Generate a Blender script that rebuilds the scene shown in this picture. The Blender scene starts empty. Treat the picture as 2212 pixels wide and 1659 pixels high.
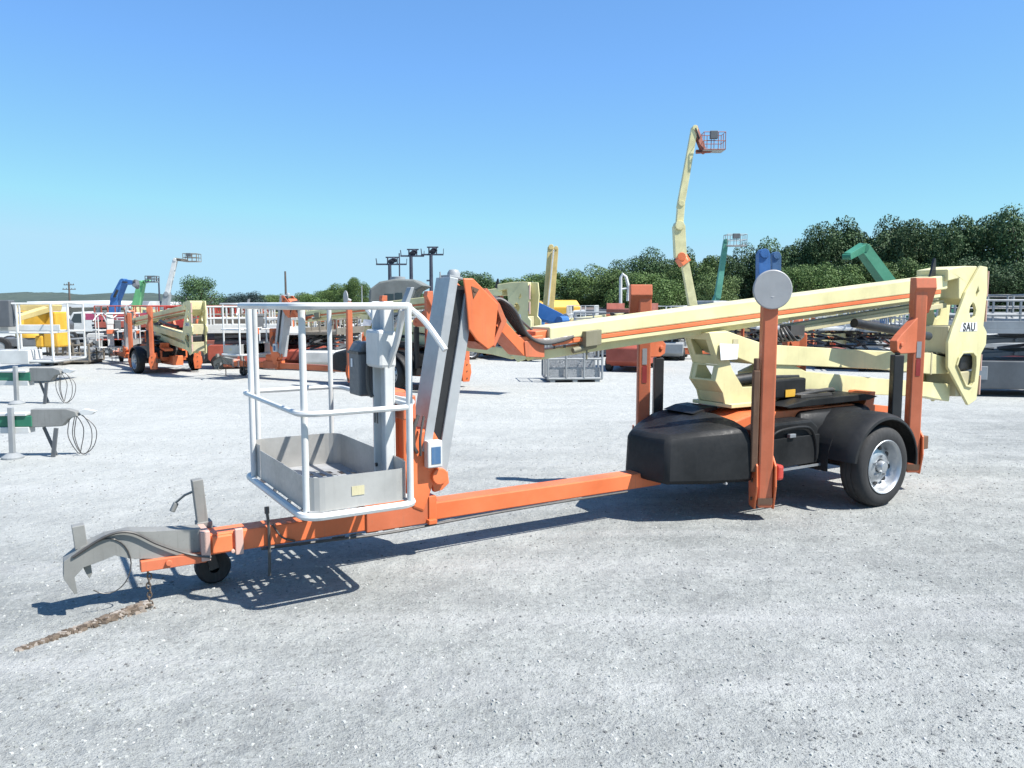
import bpy, bmesh, math, random
from mathutils import Vector, Matrix, Euler, noise
from mathutils.geometry import tessellate_polygon
random.seed(7)
S = bpy.context.scene
COL = S.collection
R = math.radians
V = Vector

# ------------------------------------------------------------------ camera measurements (survey of the photo)
F, CX, CY, EYE = 1725.0, 1106.0, 829.5, 1.65
TH = math.atan(174.5 / F)
def ray(x, y):
    a, b = x - CX, y - CY
    return V((a, F*math.cos(TH) - b*math.sin(TH), -(F*math.sin(TH) + b*math.cos(TH))))
def at(x, y, D):
    r = ray(x, y); t = D / r.y
    return V((r.x*t, D, EYE + r.z*t))
def gnd(x, y):
    r = ray(x, y); t = -EYE / r.z
    return V((r.x*t, r.y*t, 0))
def xat(x, D):                                   # ground point at depth D seen in column x near the horizon
    p = at(x, 655, D); return V((p.x, p.y, 0))

# ------------------------------------------------------------------ materials
MATS = {}
def nodes_of(name):
    m = bpy.data.materials.new(name); m.use_nodes = True
    nt = m.node_tree; nt.nodes.clear()
    out = nt.nodes.new('ShaderNodeOutputMaterial'); b = nt.nodes.new('ShaderNodeBsdfPrincipled')
    nt.links.new(b.outputs[0], out.inputs[0])
    MATS[name] = m
    return m, nt, b
def mixrgb(nt, fac, a, b, mode='MIX'):
    n = nt.nodes.new('ShaderNodeMix'); n.data_type = 'RGBA'; n.blend_type = mode
    for i, s in ((0, fac), (6, a), (7, b)):
        if hasattr(s, 'is_output') or isinstance(s, bpy.types.NodeSocket): nt.links.new(s, n.inputs[i])
        elif i == 0: n.inputs[0].default_value = s
        else: n.inputs[i].default_value = (*s, 1) if len(s) == 3 else s
    return n.outputs[2]
def noise_tex(nt, scale, detail=4, rough=.6, coord='Object', vecscale=None):
    tc = nt.nodes.new('ShaderNodeTexCoord'); n = nt.nodes.new('ShaderNodeTexNoise')
    n.inputs['Scale'].default_value = scale; n.inputs['Detail'].default_value = detail; n.inputs['Roughness'].default_value = rough
    if vecscale:
        mp = nt.nodes.new('ShaderNodeMapping'); mp.inputs['Scale'].default_value = vecscale
        nt.links.new(tc.outputs[coord], mp.inputs[0]); nt.links.new(mp.outputs[0], n.inputs['Vector'])
    else: nt.links.new(tc.outputs[coord], n.inputs['Vector'])
    return n.outputs['Fac']
def ramp(nt, src, stops):
    r = nt.nodes.new('ShaderNodeValToRGB'); nt.links.new(src, r.inputs[0])
    els = r.color_ramp.elements
    while len(els) < len(stops): els.new(.5)
    for e, (p, c) in zip(els, stops):
        e.position = p; e.color = (c, c, c, 1) if not hasattr(c, '__len__') else (*c, 1)
    return r.outputs[0]
def bump(nt, b, src, strength, dist=.01):
    n = nt.nodes.new('ShaderNodeBump'); n.inputs['Strength'].default_value = strength; n.inputs['Distance'].default_value = dist
    nt.links.new(src, n.inputs['Height']); nt.links.new(n.outputs[0], b.inputs['Normal'])
def paint(name, c, rough=.45, metal=0, wear=.5, dirt=(.30, .27, .23), spec=.5, scale=5):
    m, nt, b = nodes_of(name)
    c = tuple(x*.80 for x in c); dirt = tuple(x*.80 for x in dirt)
    big = noise_tex(nt, scale*.35, 5); fine = noise_tex(nt, scale*7, 6, .7); run = noise_tex(nt, scale*1.6, 4, .6, vecscale=(5, 5, .35))
    dark = tuple(x*.78 for x in c); pale = tuple(min(1, x*1.08 + .02) for x in c)
    col = mixrgb(nt, ramp(nt, big, [(.35, 0), (.7, 1)]), dark, pale)
    msk = ramp(nt, fine, [(.60, 0), (.74, .55*wear)])
    col = mixrgb(nt, msk, col, dirt)
    msk2 = ramp(nt, run, [(.55, 0), (.8, .5*wear)])
    col = mixrgb(nt, msk2, col, dirt)
    nt.links.new(col, b.inputs['Base Color'])
    nt.links.new(ramp(nt, fine, [(.3, max(0, rough - .1)), (.75, min(1, rough + .22))]), b.inputs['Roughness'])
    b.inputs['Metallic'].default_value = metal; b.inputs['Specular IOR Level'].default_value = spec
    bump(nt, b, fine, .12, .004)
    return m
paint('orange', (.88, .20, .06), .42, wear=.8, dirt=(.42, .15, .07))
paint('orange_dull', (.66, .165, .065), .55, wear=.8, dirt=(.30, .16, .09))
paint('cream', (.84, .77, .41), .42, wear=.6, dirt=(.45, .40, .24))
paint('cream_old', (.60, .54, .33), .55, wear=.9, dirt=(.33, .29, .18))
paint('olive', (.23, .21, .13), .6, wear=.8)
paint('white_paint', (.74, .745, .72), .4, wear=.45, dirt=(.45, .43, .40))
paint('grey_paint', (.34, .36, .37), .5, wear=.7, dirt=(.22, .21, .19))
paint('grey_dark', (.12, .13, .14), .5, wear=.7, dirt=(.2, .19, .17))
paint('grey_jib', (.50, .52, .53), .38, metal=.25, wear=.3, dirt=(.28, .28, .27))
paint('galv', (.30, .30, .28), .6, metal=.2, wear=.8, dirt=(.12, .115, .10))
paint('alu', (.52, .51, .48), .42, metal=.35, wear=.45, dirt=(.30, .29, .27))
paint('deck', (.44, .45, .46), .6, metal=.2, wear=.8, dirt=(.24, .23, .21))
paint('black_plastic', (.012, .013, .014), .46, wear=.18, dirt=(.08, .08, .078), spec=.16)
paint('black_steel', (.014, .014, .015), .4, wear=.2, dirt=(.07, .06, .06))
paint('rubber', (.022, .022, .023), .72, wear=.6, dirt=(.11, .11, .11), spec=.3)
paint('rim_metal', (.50, .52, .54), .38, metal=.75, wear=.8, dirt=(.3, .29, .28))
paint('rust', (.17, .085, .045), .8, wear=1, dirt=(.3, .2, .13))
paint('hose', (.075, .07, .065), .38, wear=.6, dirt=(.16, .14, .11))
paint('red', (.42, .085, .05), .5, wear=.7, dirt=(.3, .12, .1))
paint('red_bright', (.60, .06, .04), .4, wear=.3)
paint('red_old', (.36, .11, .075), .6, wear=1, dirt=(.35, .2, .16))
paint('pink', (.45, .06, .15), .5, wear=.3)
paint('yellow', (.82, .46, .04), .45, wear=.6, dirt=(.4, .28, .12))
paint('yellow_pale', (.74, .58, .24), .5, wear=.6, dirt=(.4, .32, .18))
paint('blue', (.035, .16, .44), .45, wear=.5, dirt=(.2, .25, .34))
paint('blue_dull', (.06, .16, .32), .5, wear=.7, dirt=(.2, .25, .3))
paint('green_light', (.16, .50, .20), .5, wear=.6, dirt=(.3, .42, .3))
paint('green_deep', (.02, .20, .11), .5, wear=.6, dirt=(.1, .25, .18))
paint('teal', (.10, .36, .26), .5, wear=.6, dirt=(.25, .4, .33))
paint('paper', (.86, .87, .88), .7, wear=.05)
paint('sticker_grey', (.42, .42, .42), .45, wear=.3)
paint('sticker_red', (.40, .03, .025), .4, wear=.3)
paint('sticker_pink', (.62, .40, .33), .5, wear=.5)
paint('letter', (.02, .02, .02), .5, wear=.1)
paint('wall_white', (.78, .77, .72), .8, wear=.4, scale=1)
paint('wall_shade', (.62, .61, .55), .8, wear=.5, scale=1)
paint('roof_white', (.82, .83, .82), .6, wear=.3, scale=1)
paint('roof_dark', (.15, .12, .115), .7, wear=.9, dirt=(.25, .24, .22), scale=1)
paint('pole_wood', (.11, .085, .07), .85, wear=.6, scale=2)
paint('pole_dark', (.035, .045, .075), .7, wear=.2)
paint('canvas', (.20, .215, .205), .8, wear=.6, dirt=(.33, .33, .3))
paint('bark', (.09, .07, .05), .9, wear=.8, dirt=(.15, .13, .1), scale=1)
paint('cage_brown', (.20, .175, .14), .7, wear=.9, dirt=(.35, .32, .27))
paint('chain', (.17, .13, .10), .55, metal=.6, wear=1, dirt=(.2, .12, .07))
m, nt, b = nodes_of('glass_dark'); b.inputs['Base Color'].default_value = (.03, .045, .05, 1); b.inputs['Roughness'].default_value = .08
bump(nt, b, noise_tex(nt, 2), .05)
# mesh sheet: perforated expanded metal
m, nt, b = nodes_of('mesh_sheet')
tc = nt.nodes.new('ShaderNodeTexCoord'); vo = nt.nodes.new('ShaderNodeTexVoronoi'); vo.inputs['Scale'].default_value = 38
nt.links.new(tc.outputs['Object'], vo.inputs['Vector'])
b.inputs['Base Color'].default_value = (.30, .31, .32, 1); b.inputs['Metallic'].default_value = .3; b.inputs['Roughness'].default_value = .6
nt.links.new(ramp(nt, vo.outputs['Distance'], [(.30, 0), (.34, 1)]), b.inputs['Alpha'])
m, nt, b = nodes_of('slotted_deck')
tc = nt.nodes.new('ShaderNodeTexCoord'); br = nt.nodes.new('ShaderNodeTexBrick'); mp = nt.nodes.new('ShaderNodeMapping'); mp.inputs['Rotation'].default_value = (0, 0, R(90))
nt.links.new(tc.outputs['Object'], mp.inputs[0]); nt.links.new(mp.outputs[0], br.inputs['Vector'])
br.inputs['Scale'].default_value = 1; br.inputs['Brick Width'].default_value = .14; br.inputs['Row Height'].default_value = .062; br.inputs['Mortar Size'].default_value = .016; br.inputs['Mortar Smooth'].default_value = 0
n1 = noise_tex(nt, 9, 5, .7)
nt.links.new(mixrgb(nt, ramp(nt, n1, [(.4, 0), (.65, .7)]), (.34, .35, .36), (.23, .22, .21)), b.inputs['Base Color'])
b.inputs['Roughness'].default_value = .55; b.inputs['Metallic'].default_value = .2
cl = noise_tex(nt, 2.3, 2, .5); mx = nt.nodes.new('ShaderNodeMath'); mx.operation = 'MAXIMUM'
nt.links.new(br.outputs['Fac'], mx.inputs[0]); nt.links.new(ramp(nt, cl, [(.50, 0), (.505, 1)]), mx.inputs[1]); nt.links.new(mx.outputs[0], b.inputs['Alpha'])
def leafmat(name, dark, light, far=0):
    m, nt, b = nodes_of(name)
    g = nt.nodes.new('ShaderNodeNewGeometry'); oi = nt.nodes.new('ShaderNodeObjectInfo')
    col = mixrgb(nt, g.outputs['Random Per Island'], dark, light)
    n = noise_tex(nt, .55, 3)
    col = mixrgb(nt, ramp(nt, n, [(.35, 0), (.65, .6)]), col, tuple(x*1.35 for x in light))
    hs = nt.nodes.new('ShaderNodeHueSaturation'); nt.links.new(col, hs.inputs['Color'])
    mr = nt.nodes.new('ShaderNodeMapRange'); mr.inputs[3].default_value = .75; mr.inputs[4].default_value = 1.25
    nt.links.new(oi.outputs['Random'], mr.inputs[0]); nt.links.new(mr.outputs[0], hs.inputs['Value'])
    nt.links.new(hs.outputs[0], b.inputs['Base Color'])
    b.inputs['Roughness'].default_value = .65; b.inputs['Specular IOR Level'].default_value = .25
    return m
leafmat('leaf_dark', (.022, .048, .020), (.060, .105, .040))
leafmat('leaf_mid', (.034, .066, .020), (.088, .14, .040))
leafmat('leaf_pale', (.05, .088, .026), (.125, .18, .06))
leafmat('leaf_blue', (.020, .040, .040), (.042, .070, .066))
# ground
m, nt, b = nodes_of('gravel_ground')
a1 = noise_tex(nt, .35, 6, .65); a2 = noise_tex(nt, 1.7, 8, .7); a3 = noise_tex(nt, 27, 4, .7); a4 = noise_tex(nt, 80, 3, .7)
col = mixrgb(nt, ramp(nt, a1, [(.33, 0), (.68, 1)]), (.205, .215, .207), (.335, .345, .33))
col = mixrgb(nt, ramp(nt, a2, [(.45, 0), (.72, .55)]), col, (.43, .44, .415))
col = mixrgb(nt, ramp(nt, a3, [(.34, .6), (.45, 0)]), col, (.12, .125, .12))
col = mixrgb(nt, ramp(nt, a3, [(.54, 0), (.66, .5)]), col, (.43, .44, .42))
col = mixrgb(nt, ramp(nt, a4, [(.32, .6), (.46, 0)]), col, (.13, .13, .13))
# long graded streaks left by tyres
st = noise_tex(nt, .8, 5, .6, vecscale=(.22, 2.4, 1))
col = mixrgb(nt, ramp(nt, st, [(.30, .35), (.46, 0)]), col, (.20, .21, .205))
col = mixrgb(nt, ramp(nt, st, [(.5, 0), (.72, .5)]), col, (.42, .42, .41))
# ground colour turns paler further back and to the left
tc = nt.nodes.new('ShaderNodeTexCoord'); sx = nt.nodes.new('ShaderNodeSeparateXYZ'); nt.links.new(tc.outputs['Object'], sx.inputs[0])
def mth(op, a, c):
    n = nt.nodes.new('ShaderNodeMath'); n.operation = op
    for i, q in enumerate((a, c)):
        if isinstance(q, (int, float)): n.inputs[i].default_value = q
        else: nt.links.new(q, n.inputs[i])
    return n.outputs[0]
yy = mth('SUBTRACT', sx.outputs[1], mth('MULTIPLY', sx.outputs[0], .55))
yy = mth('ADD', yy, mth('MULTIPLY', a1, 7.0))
pale_zone = ramp(nt, mth('MULTIPLY', yy, 1/24), [(.36, 0), (.62, 1)])
a7 = noise_tex(nt, 4.5, 7, .72)
col = mixrgb(nt, ramp(nt, a7, [(.36, .38), (.5, 0)]), col, (.18, .185, .18))
col = mixrgb(nt, ramp(nt, a7, [(.55, 0), (.68, .35)]), col, (.41, .415, .40))
col = mixrgb(nt, mth('MULTIPLY', pale_zone, .52), col, (.46, .47, .45))
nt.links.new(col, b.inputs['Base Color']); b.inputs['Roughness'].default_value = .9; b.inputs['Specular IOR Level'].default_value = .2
ad = nt.nodes.new('ShaderNodeMath'); ad.operation = 'ADD'; nt.links.new(a3, ad.inputs[0]); nt.links.new(a4, ad.inputs[1])
a5 = noise_tex(nt, 5.5, 5, .65)
a6 = mth('ADD', mth('MULTIPLY', ad.outputs[0], .45), mth('MULTIPLY', a5, 1.6))
bump(nt, b, a6, .9, .03)
m, nt, b = nodes_of('pebble')
g = nt.nodes.new('ShaderNodeNewGeometry')
nt.links.new(ramp(nt, g.outputs['Random Per Island'], [(0, (.10, .10, .10)), (.35, (.24, .25, .235)), (.85, (.33, .34, .32)), (1, (.43, .43, .41))]), b.inputs['Base Color'])
b.inputs['Roughness'].default_value = .9
m, nt, b = nodes_of('dirt_clod')
g = nt.nodes.new('ShaderNodeNewGeometry')
nt.links.new(ramp(nt, g.outputs['Random Per Island'], [(0, (.06, .045, .032)), (.7, (.15, .115, .085)), (1, (.30, .27, .24))]), b.inputs['Base Color'])
b.inputs['Roughness'].default_value = .95
m, nt, b = nodes_of('hill_green')
n1 = noise_tex(nt, .05, 6); n2 = noise_tex(nt, .3, 4)
col = mixrgb(nt, ramp(nt, n1, [(.35, 0), (.65, 1)]), (.038, .060, .050), (.062, .085, .068))  # distance haze is worked into these grey-green hill tones
col = mixrgb(nt, ramp(nt, n2, [(.4, .4), (.6, 0)]), col, (.028, .044, .040))
nt.links.new(col, b.inputs['Base Color']); b.inputs['Roughness'].default_value = 1
m, nt, b = nodes_of('grass_verge')
n1 = noise_tex(nt, .4, 6); col = mixrgb(nt, ramp(nt, n1, [(.35, 0), (.65, 1)]), (.05, .085, .025), (.12, .14, .06))
nt.links.new(col, b.inputs['Base Color']); b.inputs['Roughness'].default_value = 1

# ------------------------------------------------------------------ mesh builder
def ortho(d):
    d = d.normalized(); a = V((0, 0, 1)) if abs(d.z) < .9 else V((1, 0, 0))
    x = d.cross(a).normalized(); return x, d.cross(x).normalized()
class MB:
    def __init__(s, off=(0, 0, 0)): s.v = []; s.f = []; s.o = V(off)
    def add(s, vs, fs):
        k = len(s.v); s.v += [V(p) - s.o for p in vs]; s.f += [tuple(i + k for i in f) for f in fs]; return s
    def box(s, x0, x1, y0, y1, z0, z1):
        return s.add([(x, y, z) for z in (z0, z1) for y in (y0, y1) for x in (x0, x1)],
                     [(0, 2, 3, 1), (4, 5, 7, 6), (0, 1, 5, 4), (1, 3, 7, 5), (3, 2, 6, 7), (2, 0, 4, 6)])
    def beam(s, p, q, w, h, w2=None, h2=None, up=(0, 0, 1)):         # rectangular bar p->q, w across, h along 'up'
        p, q = V(p), V(q); d = (q - p).normalized(); x = d.cross(V(up))
        x = x.normalized() if x.length > 1e-4 else ortho(d)[0]
        y = x.cross(d).normalized(); w2 = w2 or w; h2 = h2 or h
        vs = [c + x*a*ww/2 + y*bb*hh/2 for c, ww, hh in ((p, w, h), (q, w2, h2)) for a, bb in ((-1, -1), (1, -1), (1, 1), (-1, 1))]
        return s.add(vs, [(3, 2, 1, 0), (4, 5, 6, 7), (0, 1, 5, 4), (1, 2, 6, 5), (2, 3, 7, 6), (3, 0, 4, 7)])
    def prism(s, poly, a, b, holes=(), map=None):                    # poly in (u,w), extruded in v from a to b
        map = map or (lambda u, v, w: (u, v, w))
        loops = [list(poly)] + [list(h) for h in holes]
        pts = [p for l in loops for p in l]; n = len(pts)
        tris = tessellate_polygon([[V((p[0], p[1], 0)) for p in l] for l in loops])
        vs = [map(p[0], a, p[1]) for p in pts] + [map(p[0], b, p[1]) for p in pts]
        fs = [tuple(t) for t in tris] + [tuple(i + n for i in reversed(t)) for t in tris]
        k = 0
        for l in loops:
            m = len(l)
            for i in range(m): fs.append((k + i, k + (i+1) % m, n + k + (i+1) % m, n + k + i))
            k += m
        return s.add(vs, fs)
    def tube(s, pts, r, n=8, closed=False, r2=None):
        pts = [V(p) for p in pts]; m = len(pts); rings = []; x = None
        for i, p in enumerate(pts):
            if closed: d = pts[(i+1) % m] - pts[i-1]
            else: d = pts[min(i+1, m-1)] - pts[max(i-1, 0)]
            d.normalize()
            if x is None: x = ortho(d)[0]
            x = (x - d*x.dot(d))
            x = x.normalized() if x.length > 1e-5 else ortho(d)[0]
            y = d.cross(x); rr = r if r2 is None else r + (r2 - r)*i/max(1, m-1)
            rings.append([p + (x*math.cos(2*math.pi*k/n) + y*math.sin(2*math.pi*k/n))*rr for k in range(n)])
        vs = [q for rg in rings for q in rg]; fs = []
        for i in range(m if closed else m - 1):
            j = (i+1) % m
            for k in range(n): fs.append((i*n + k, i*n + (k+1) % n, j*n + (k+1) % n, j*n + k))
        if not closed: fs += [tuple(range(n-1, -1, -1)), tuple(range((m-1)*n, m*n))]
        return s.add(vs, fs)
    def lathe(s, c, axis, prof, n=32, a0=0, a1=2*math.pi, ref=None):  # prof: (radius, along axis)
        c, ax = V(c), V(axis).normalized(); x, y = ortho(ax)
        if ref is not None: x = V(ref).normalized(); y = ax.cross(x)
        full = abs(a1 - a0 - 2*math.pi) < 1e-6; m = n if full else n + 1; vs = []
        for k in range(m):
            t = a0 + (a1 - a0)*k/n
            for r, h in prof: vs.append(c + ax*h + (x*math.cos(t) + y*math.sin(t))*r)
        L = len(prof); fs = []
        for k in range(n):
            j = (k+1) % m
            for i in range(L - 1): fs.append((k*L + i, j*L + i, j*L + i + 1, k*L + i + 1))
        return s.add(vs, fs)
    def loft(s, rings, cap=True):
        n = len(rings[0]); vs = [p for r in rings for p in r]; fs = []
        for i in range(len(rings) - 1):
            for k in range(n): fs.append((i*n + k, i*n + (k+1) % n, (i+1)*n + (k+1) % n, (i+1)*n + k))
        if cap: fs += [tuple(range(n-1, -1, -1)), tuple(range((len(rings)-1)*n, len(rings)*n))]
        return s.add(vs, fs)
    def build(s, name, mat, parent=None, bevel=0, smooth=False, label=None):
        me = bpy.data.meshes.new(name); me.from_pydata([tuple(p) for p in s.v], [], s.f); me.update()
        bm = bmesh.new(); bm.from_mesh(me); bmesh.ops.recalc_face_normals(bm, faces=bm.faces); bm.to_mesh(me); bm.free()
        me.materials.append(MATS[mat]); o = bpy.data.objects.new(name, me); COL.objects.link(o)
        if parent: o.parent = parent
        if bevel:
            md = o.modifiers.new('edge', 'BEVEL'); md.width = bevel; md.segments = 2; md.limit_method = 'ANGLE'; md.angle_limit = R(35)
        if smooth:
            me.polygons.foreach_set('use_smooth', [True]*len(me.polygons))
            try: me.set_sharp_from_angle(angle=R(38))
            except Exception: pass
        if label: o['label'] = label
        return o
def tag(o, label=None, cat=None, group=None, kind=None):
    if label: o['label'] = label
    if cat: o['category'] = cat
    if group: o['group'] = group
    if kind: o['kind'] = kind
    return o
def thing(name, label, cat, loc=(0, 0, 0), rz=0, group=None):
    o = bpy.data.objects.new(name, None); COL.objects.link(o); o.empty_display_size = .2
    o.location = loc; o.rotation_euler = (0, 0, rz); return tag(o, label, cat, group)
def copy_tree(o, parent=None):
    c = o.copy(); COL.objects.link(c)
    if parent: c.parent = parent
    for ch in list(o.children): copy_tree(ch, c)
    return c
def rrect(u0, u1, v0, v1, r, z, n=5):
    pts = []
    for cu, cv, a in ((u1-r, v1-r, 0), (u0+r, v1-r, 90), (u0+r, v0+r, 180), (u1-r, v0+r, 270)):
        for k in range(n+1):
            t = R(a + 90*k/n); pts.append((cu + r*math.cos(t), cv + r*math.sin(t), z))
    return pts
def curve(pts, n=10):                            # Catmull-Rom through pts
    P = [V(p) for p in pts]; P = [P[0]*2 - P[1]] + P + [P[-1]*2 - P[-2]]; out = []
    for i in range(1, len(P) - 2):
        for k in range(n):
            t = k/n; a, b, c, d = P[i-1:i+3]
            out.append(.5*((2*b) + (c-a)*t + (2*a - 5*b + 4*c - d)*t*t + (3*b - a - 3*c + d)*t**3))
    out.append(P[-2]); return out

# ================================================================== THE SETTING
g = MB(); N = 60
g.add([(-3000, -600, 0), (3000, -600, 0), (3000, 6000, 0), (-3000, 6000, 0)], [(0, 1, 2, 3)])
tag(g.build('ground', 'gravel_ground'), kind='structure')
# loose gravel in the foreground
def stones(n, gen, smin, smax, flat=.6):
    mb = MB()
    base = [V(p) for p in ((-1, -1, -.6), (1, -1, -.5), (1, 1, -.6), (-1, 1, -.5), (-.7, -.6, .8), (.6, -.7, .7), (.7, .6, .8), (-.6, .7, .6))]
    fs = [(3, 2, 1, 0), (4, 5, 6, 7), (0, 1, 5, 4), (1, 2, 6, 5), (2, 3, 7, 6), (3, 0, 4, 7)]
    for _ in range(n):
        x, y, z = gen(); s = smin*(smax/smin)**(random.random()**2.2)/2; a = random.random()*6.28; ca, sa = math.cos(a), math.sin(a)
        sx, sy = random.uniform(.7, 1.3), random.uniform(.6, 1.1); vs = []
        for p in base:
            q = V((p.x*sx*random.uniform(.7, 1.1), p.y*sy*random.uniform(.7, 1.1), p.z*flat*random.uniform(.7, 1.1)))*s
            vs.append((x + q.x*ca - q.y*sa, y + q.x*sa + q.y*ca, z + s*flat*.35 + q.z))
        mb.add(vs, fs)
    return mb
def fg():
    D = 2.35 + 7.5*random.random()**1.7; return (random.uniform(-.72, .72)*D, D, 0)
tag(stones(24000, fg, .005, .019).build('gravel', 'pebble'), 'loose pale grey gravel scattered over the yard surface', 'gravel', kind='stuff')
A0, A1 = gnd(40, 1405), gnd(322, 1308)
def strip():
    t = random.random(); wdt = .042*(.35 + t); p = A0.lerp(A1, t); d = (A1 - A0).normalized(); nn = V((-d.y, d.x, 0))
    h = random.gauss(0, .45); p = p + nn*h*wdt; return (p.x, p.y, max(0, .018*(1 - h*h))*t)
tag(stones(1500, strip, .008, .04).build('debris', 'dirt_clod'), 'brown line of soil clods lying on pale gravel under the hanging chain', 'debris', kind='stuff')

# far hill on the left and verge under the trees on the right
mb = MB(); prof = [(-120, 641), (0, 634), (60, 631), (130, 632), (170, 636), (215, 637), (250, 632), (270, 634), (330, 633), (400, 640), (470, 643), (560, 641), (660, 640), (800, 643), (1000, 646)]
D = 480; xs = list(range(-300, 1010, 4)); top = []; bot = []; back = []
for x in xs:
    for (x0, y0), (x1, y1) in zip([(-400, 644)] + prof, prof + [(1100, 648)]):
        if x0 <= x < x1: y = y0 + (y1 - y0)*(x - x0)/(x1 - x0); break
    y += (noise.noise(V((x*.03, 1, 0)))*1.3 + noise.noise(V((x*.13, 5, 0)))*1.6)
    p = at(x, y, D); top.append(p); bot.append(V((p.x, D - 90, -.5))); back.append(V((p.x*1.3, D + 260, -.5)))
n = len(xs)
mb.add(bot + [b.lerp(t, .6) + V((0, -14, 1.2)) for b, t in zip(bot, top)] + top + back, [(r*n + i, r*n + i + 1, (r+1)*n + i + 1, (r+1)*n + i) for r in range(3) for i in range(n-1)])
tag(mb.build('hill', 'hill_green', smooth=True), kind='structure')

# ================================================================== THE TOWABLE BOOM LIFT (local axes: X forward to the tongue, Y to the camera side, Z up)
def make_towable():
    root = thing('towable_boom_lift', 'large orange and cream towable boom lift in the foreground with an empty white basket', 'boom lift',
                 (2.499, 7.066, 0), R(-148.5))
    def mk(): return MB()
    # --- tongue
    b = mk(); b.add([(u, v, w) for u, z0, z1 in ((1.6, .23, .345), (5.02, .23, .35)) for v, w in ((-.075, z0), (.075, z0), (.075, z1), (-.075, z1))],
                    [(0, 1, 2, 3), (7, 6, 5, 4), (0, 4, 5, 1), (1, 5, 6, 2), (2, 6, 7, 3), (3, 7, 4, 0)])
    tb = b.build('tongue_beam', 'orange', root, .008)
    mk().box(3.62, 4.05, -.09, .09, .22, .385).build('tongue_sleeve', 'orange_dull', tb, .006)
    b = mk(); b.box(3.57, 3.625, -.1, .1, .21, .40); b.box(3.58, 3.64, .076, .13, .22, .25); b.build('sleeve_flange', 'orange', tb, .004)
    b = mk()
    for k in range(5): b.box(3.75 + k*.11, 3.83 + k*.11, .078, .082, .215, .225)
    b.tube(curve([(4.7, .085, .225), (4.3, .088, .212), (3.9, .09, .20), (3.3, .085, .215), (2.6, .083, .222), (1.95, .082, .22)], 8), .009, 6)
    b.build('brake_cable', 'hose', root)
    b = mk(); b.box(5.0, 5.34, .02, .08, .195, .255); b.tube([(5.2, .081, .228), (5.2, .10, .228)], .018, 10); b.build('front_bar', 'orange_dull', root, .004)
    b = mk(); b.box(4.98, 5.03, -.09, .095, .205, .375); b.box(4.80, 4.845, .074, .10, .215, .365); b.tube([(4.86, .08, .24), (4.86, .105, .24)], .012, 8)
    b.build('hitch_bracket', 'sticker_pink', root, .004)
    b = mk(); b.box(4.86, 4.97, .074, .098, .24, .34); b.build('marker_plate', 'orange', root, .008)
    # --- coupler, jack
    b = mk(); b.prism([(5.02, .385), (5.25, .405), (5.38, .425), (5.50, .415), (5.62, .37), (5.70, .31), (5.705, .22), (5.66, .13), (5.645, .13), (5.655, .22), (5.61, .265),
                       (5.53, .285), (5.46, .305), (5.39, .275), (5.25, .25), (5.02, .225)], -.05, .055)
    b.prism([(5.62, .28), (5.60, .22), (5.585, .19), (5.57, .215), (5.575, .27)], -.02, .02)
    cp = b.build('coupler', 'galv', root, .008)
    mk().beam((5.615, 0, .36), (5.625, 0, .485), .06, .06, up=(1, 0, 0)).build('coupler_post', 'galv', cp, .004)
    b = mk(); b.tube(curve([(5.66, .06, .33), (5.5, .07, .42), (5.38, .075, .425), (5.25, .075, .34), (5.1, .08, .26), (4.98, .098, .225)], 8), .008, 6); b.build('safety_cable', 'hose', cp, smooth=True)
    b = mk(); cc = [(5.5 + .115*math.cos(t), .06, .255 + .15*math.sin(t)) for t in [R(70 + k*14) for k in range(18)]]; b.tube(cc, .0035, 5); b.build('breakaway_cable', 'hose', cp)
    b = mk(); b.beam((4.955, -.14, .08), (5.0, -.14, .63), .06, .06, up=(1, 0, 0)); b.beam((4.965, -.14, .2), (4.972, -.14, .38), .085, .085, up=(1, 0, 0))
    b.tube([(4.99, -.14, .57), (5.06, -.2, .53), (5.11, -.25, .475)], .008, 6); b.tube([(5.10, -.25, .48), (5.125, -.25, .43)], .017, 8)
    b.beam((4.975, -.10, .3), (4.975, -.04, .3), .08, .06)
    jk = b.build('tongue_jack', 'galv', root, .004)
    b = mk(); b.lathe((4.93, -.14, .1), (0, 1, 0), [(.03, -.05), (.085, -.05), (.1, -.03), (.1, .03), (.085, .05), (.03, .05)], 24)
    wh = b.build('caster_wheel', 'rubber', jk, smooth=True)
    b = mk(); b.beam((4.955, -.21, .19), (4.93, -.21, .1), .008, .05); b.beam((4.955, -.07, .19), (4.93, -.07, .1), .008, .05); b.box(4.9, 5.0, -.215, -.065, .185, .2); b.build('fork', 'black_steel', wh)
    b = mk(); p0 = V((5.3, .05, .21))
    for k in range(9):
        c = p0 + V((.004*math.sin(k*2.1), 0, -.026*k)); t = k*1.57
        b.tube([c + V((math.cos(t)*.011*math.cos(a), math.sin(t)*.011*math.cos(a), .018*math.sin(a))) for a in [R(q*45) for q in range(8)]], .0048, 6, True)
    b.build('safety_chain', 'chain', root)
    b = mk(); b.tube(curve([(4.66, .09, .43), (4.655, .095, .36), (4.655, .095, .2), (4.66, .1, .06)], 4), .009, 6); b.tube([(4.66, .09, .43), (4.66, .085, .47)], .014, 8); b.build('hold_down_strap', 'hose', root)
    b = mk(); b.tube(curve([(4.63, .08, .36), (4.58, .1, .28), (4.50, .085, .24)], 6), .006, 6); b.build('wiring', 'hose', root)
    # --- chassis and covers
    b = mk(); b.box(-1.0, 1.6, -.14, .14, .24, .5); b.box(.35, .55, -.33, .33, .38, .48); b.box(-.68, -.5, -.33, .33, .36, .46); b.prism([(1.15, .42), (1.15, .72), (.9, .775), (-.35, .775), (-.7, .64), (-.7, .42)], -.36, .36)
    ch = b.build('chassis', 'orange', root, .01)
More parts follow.
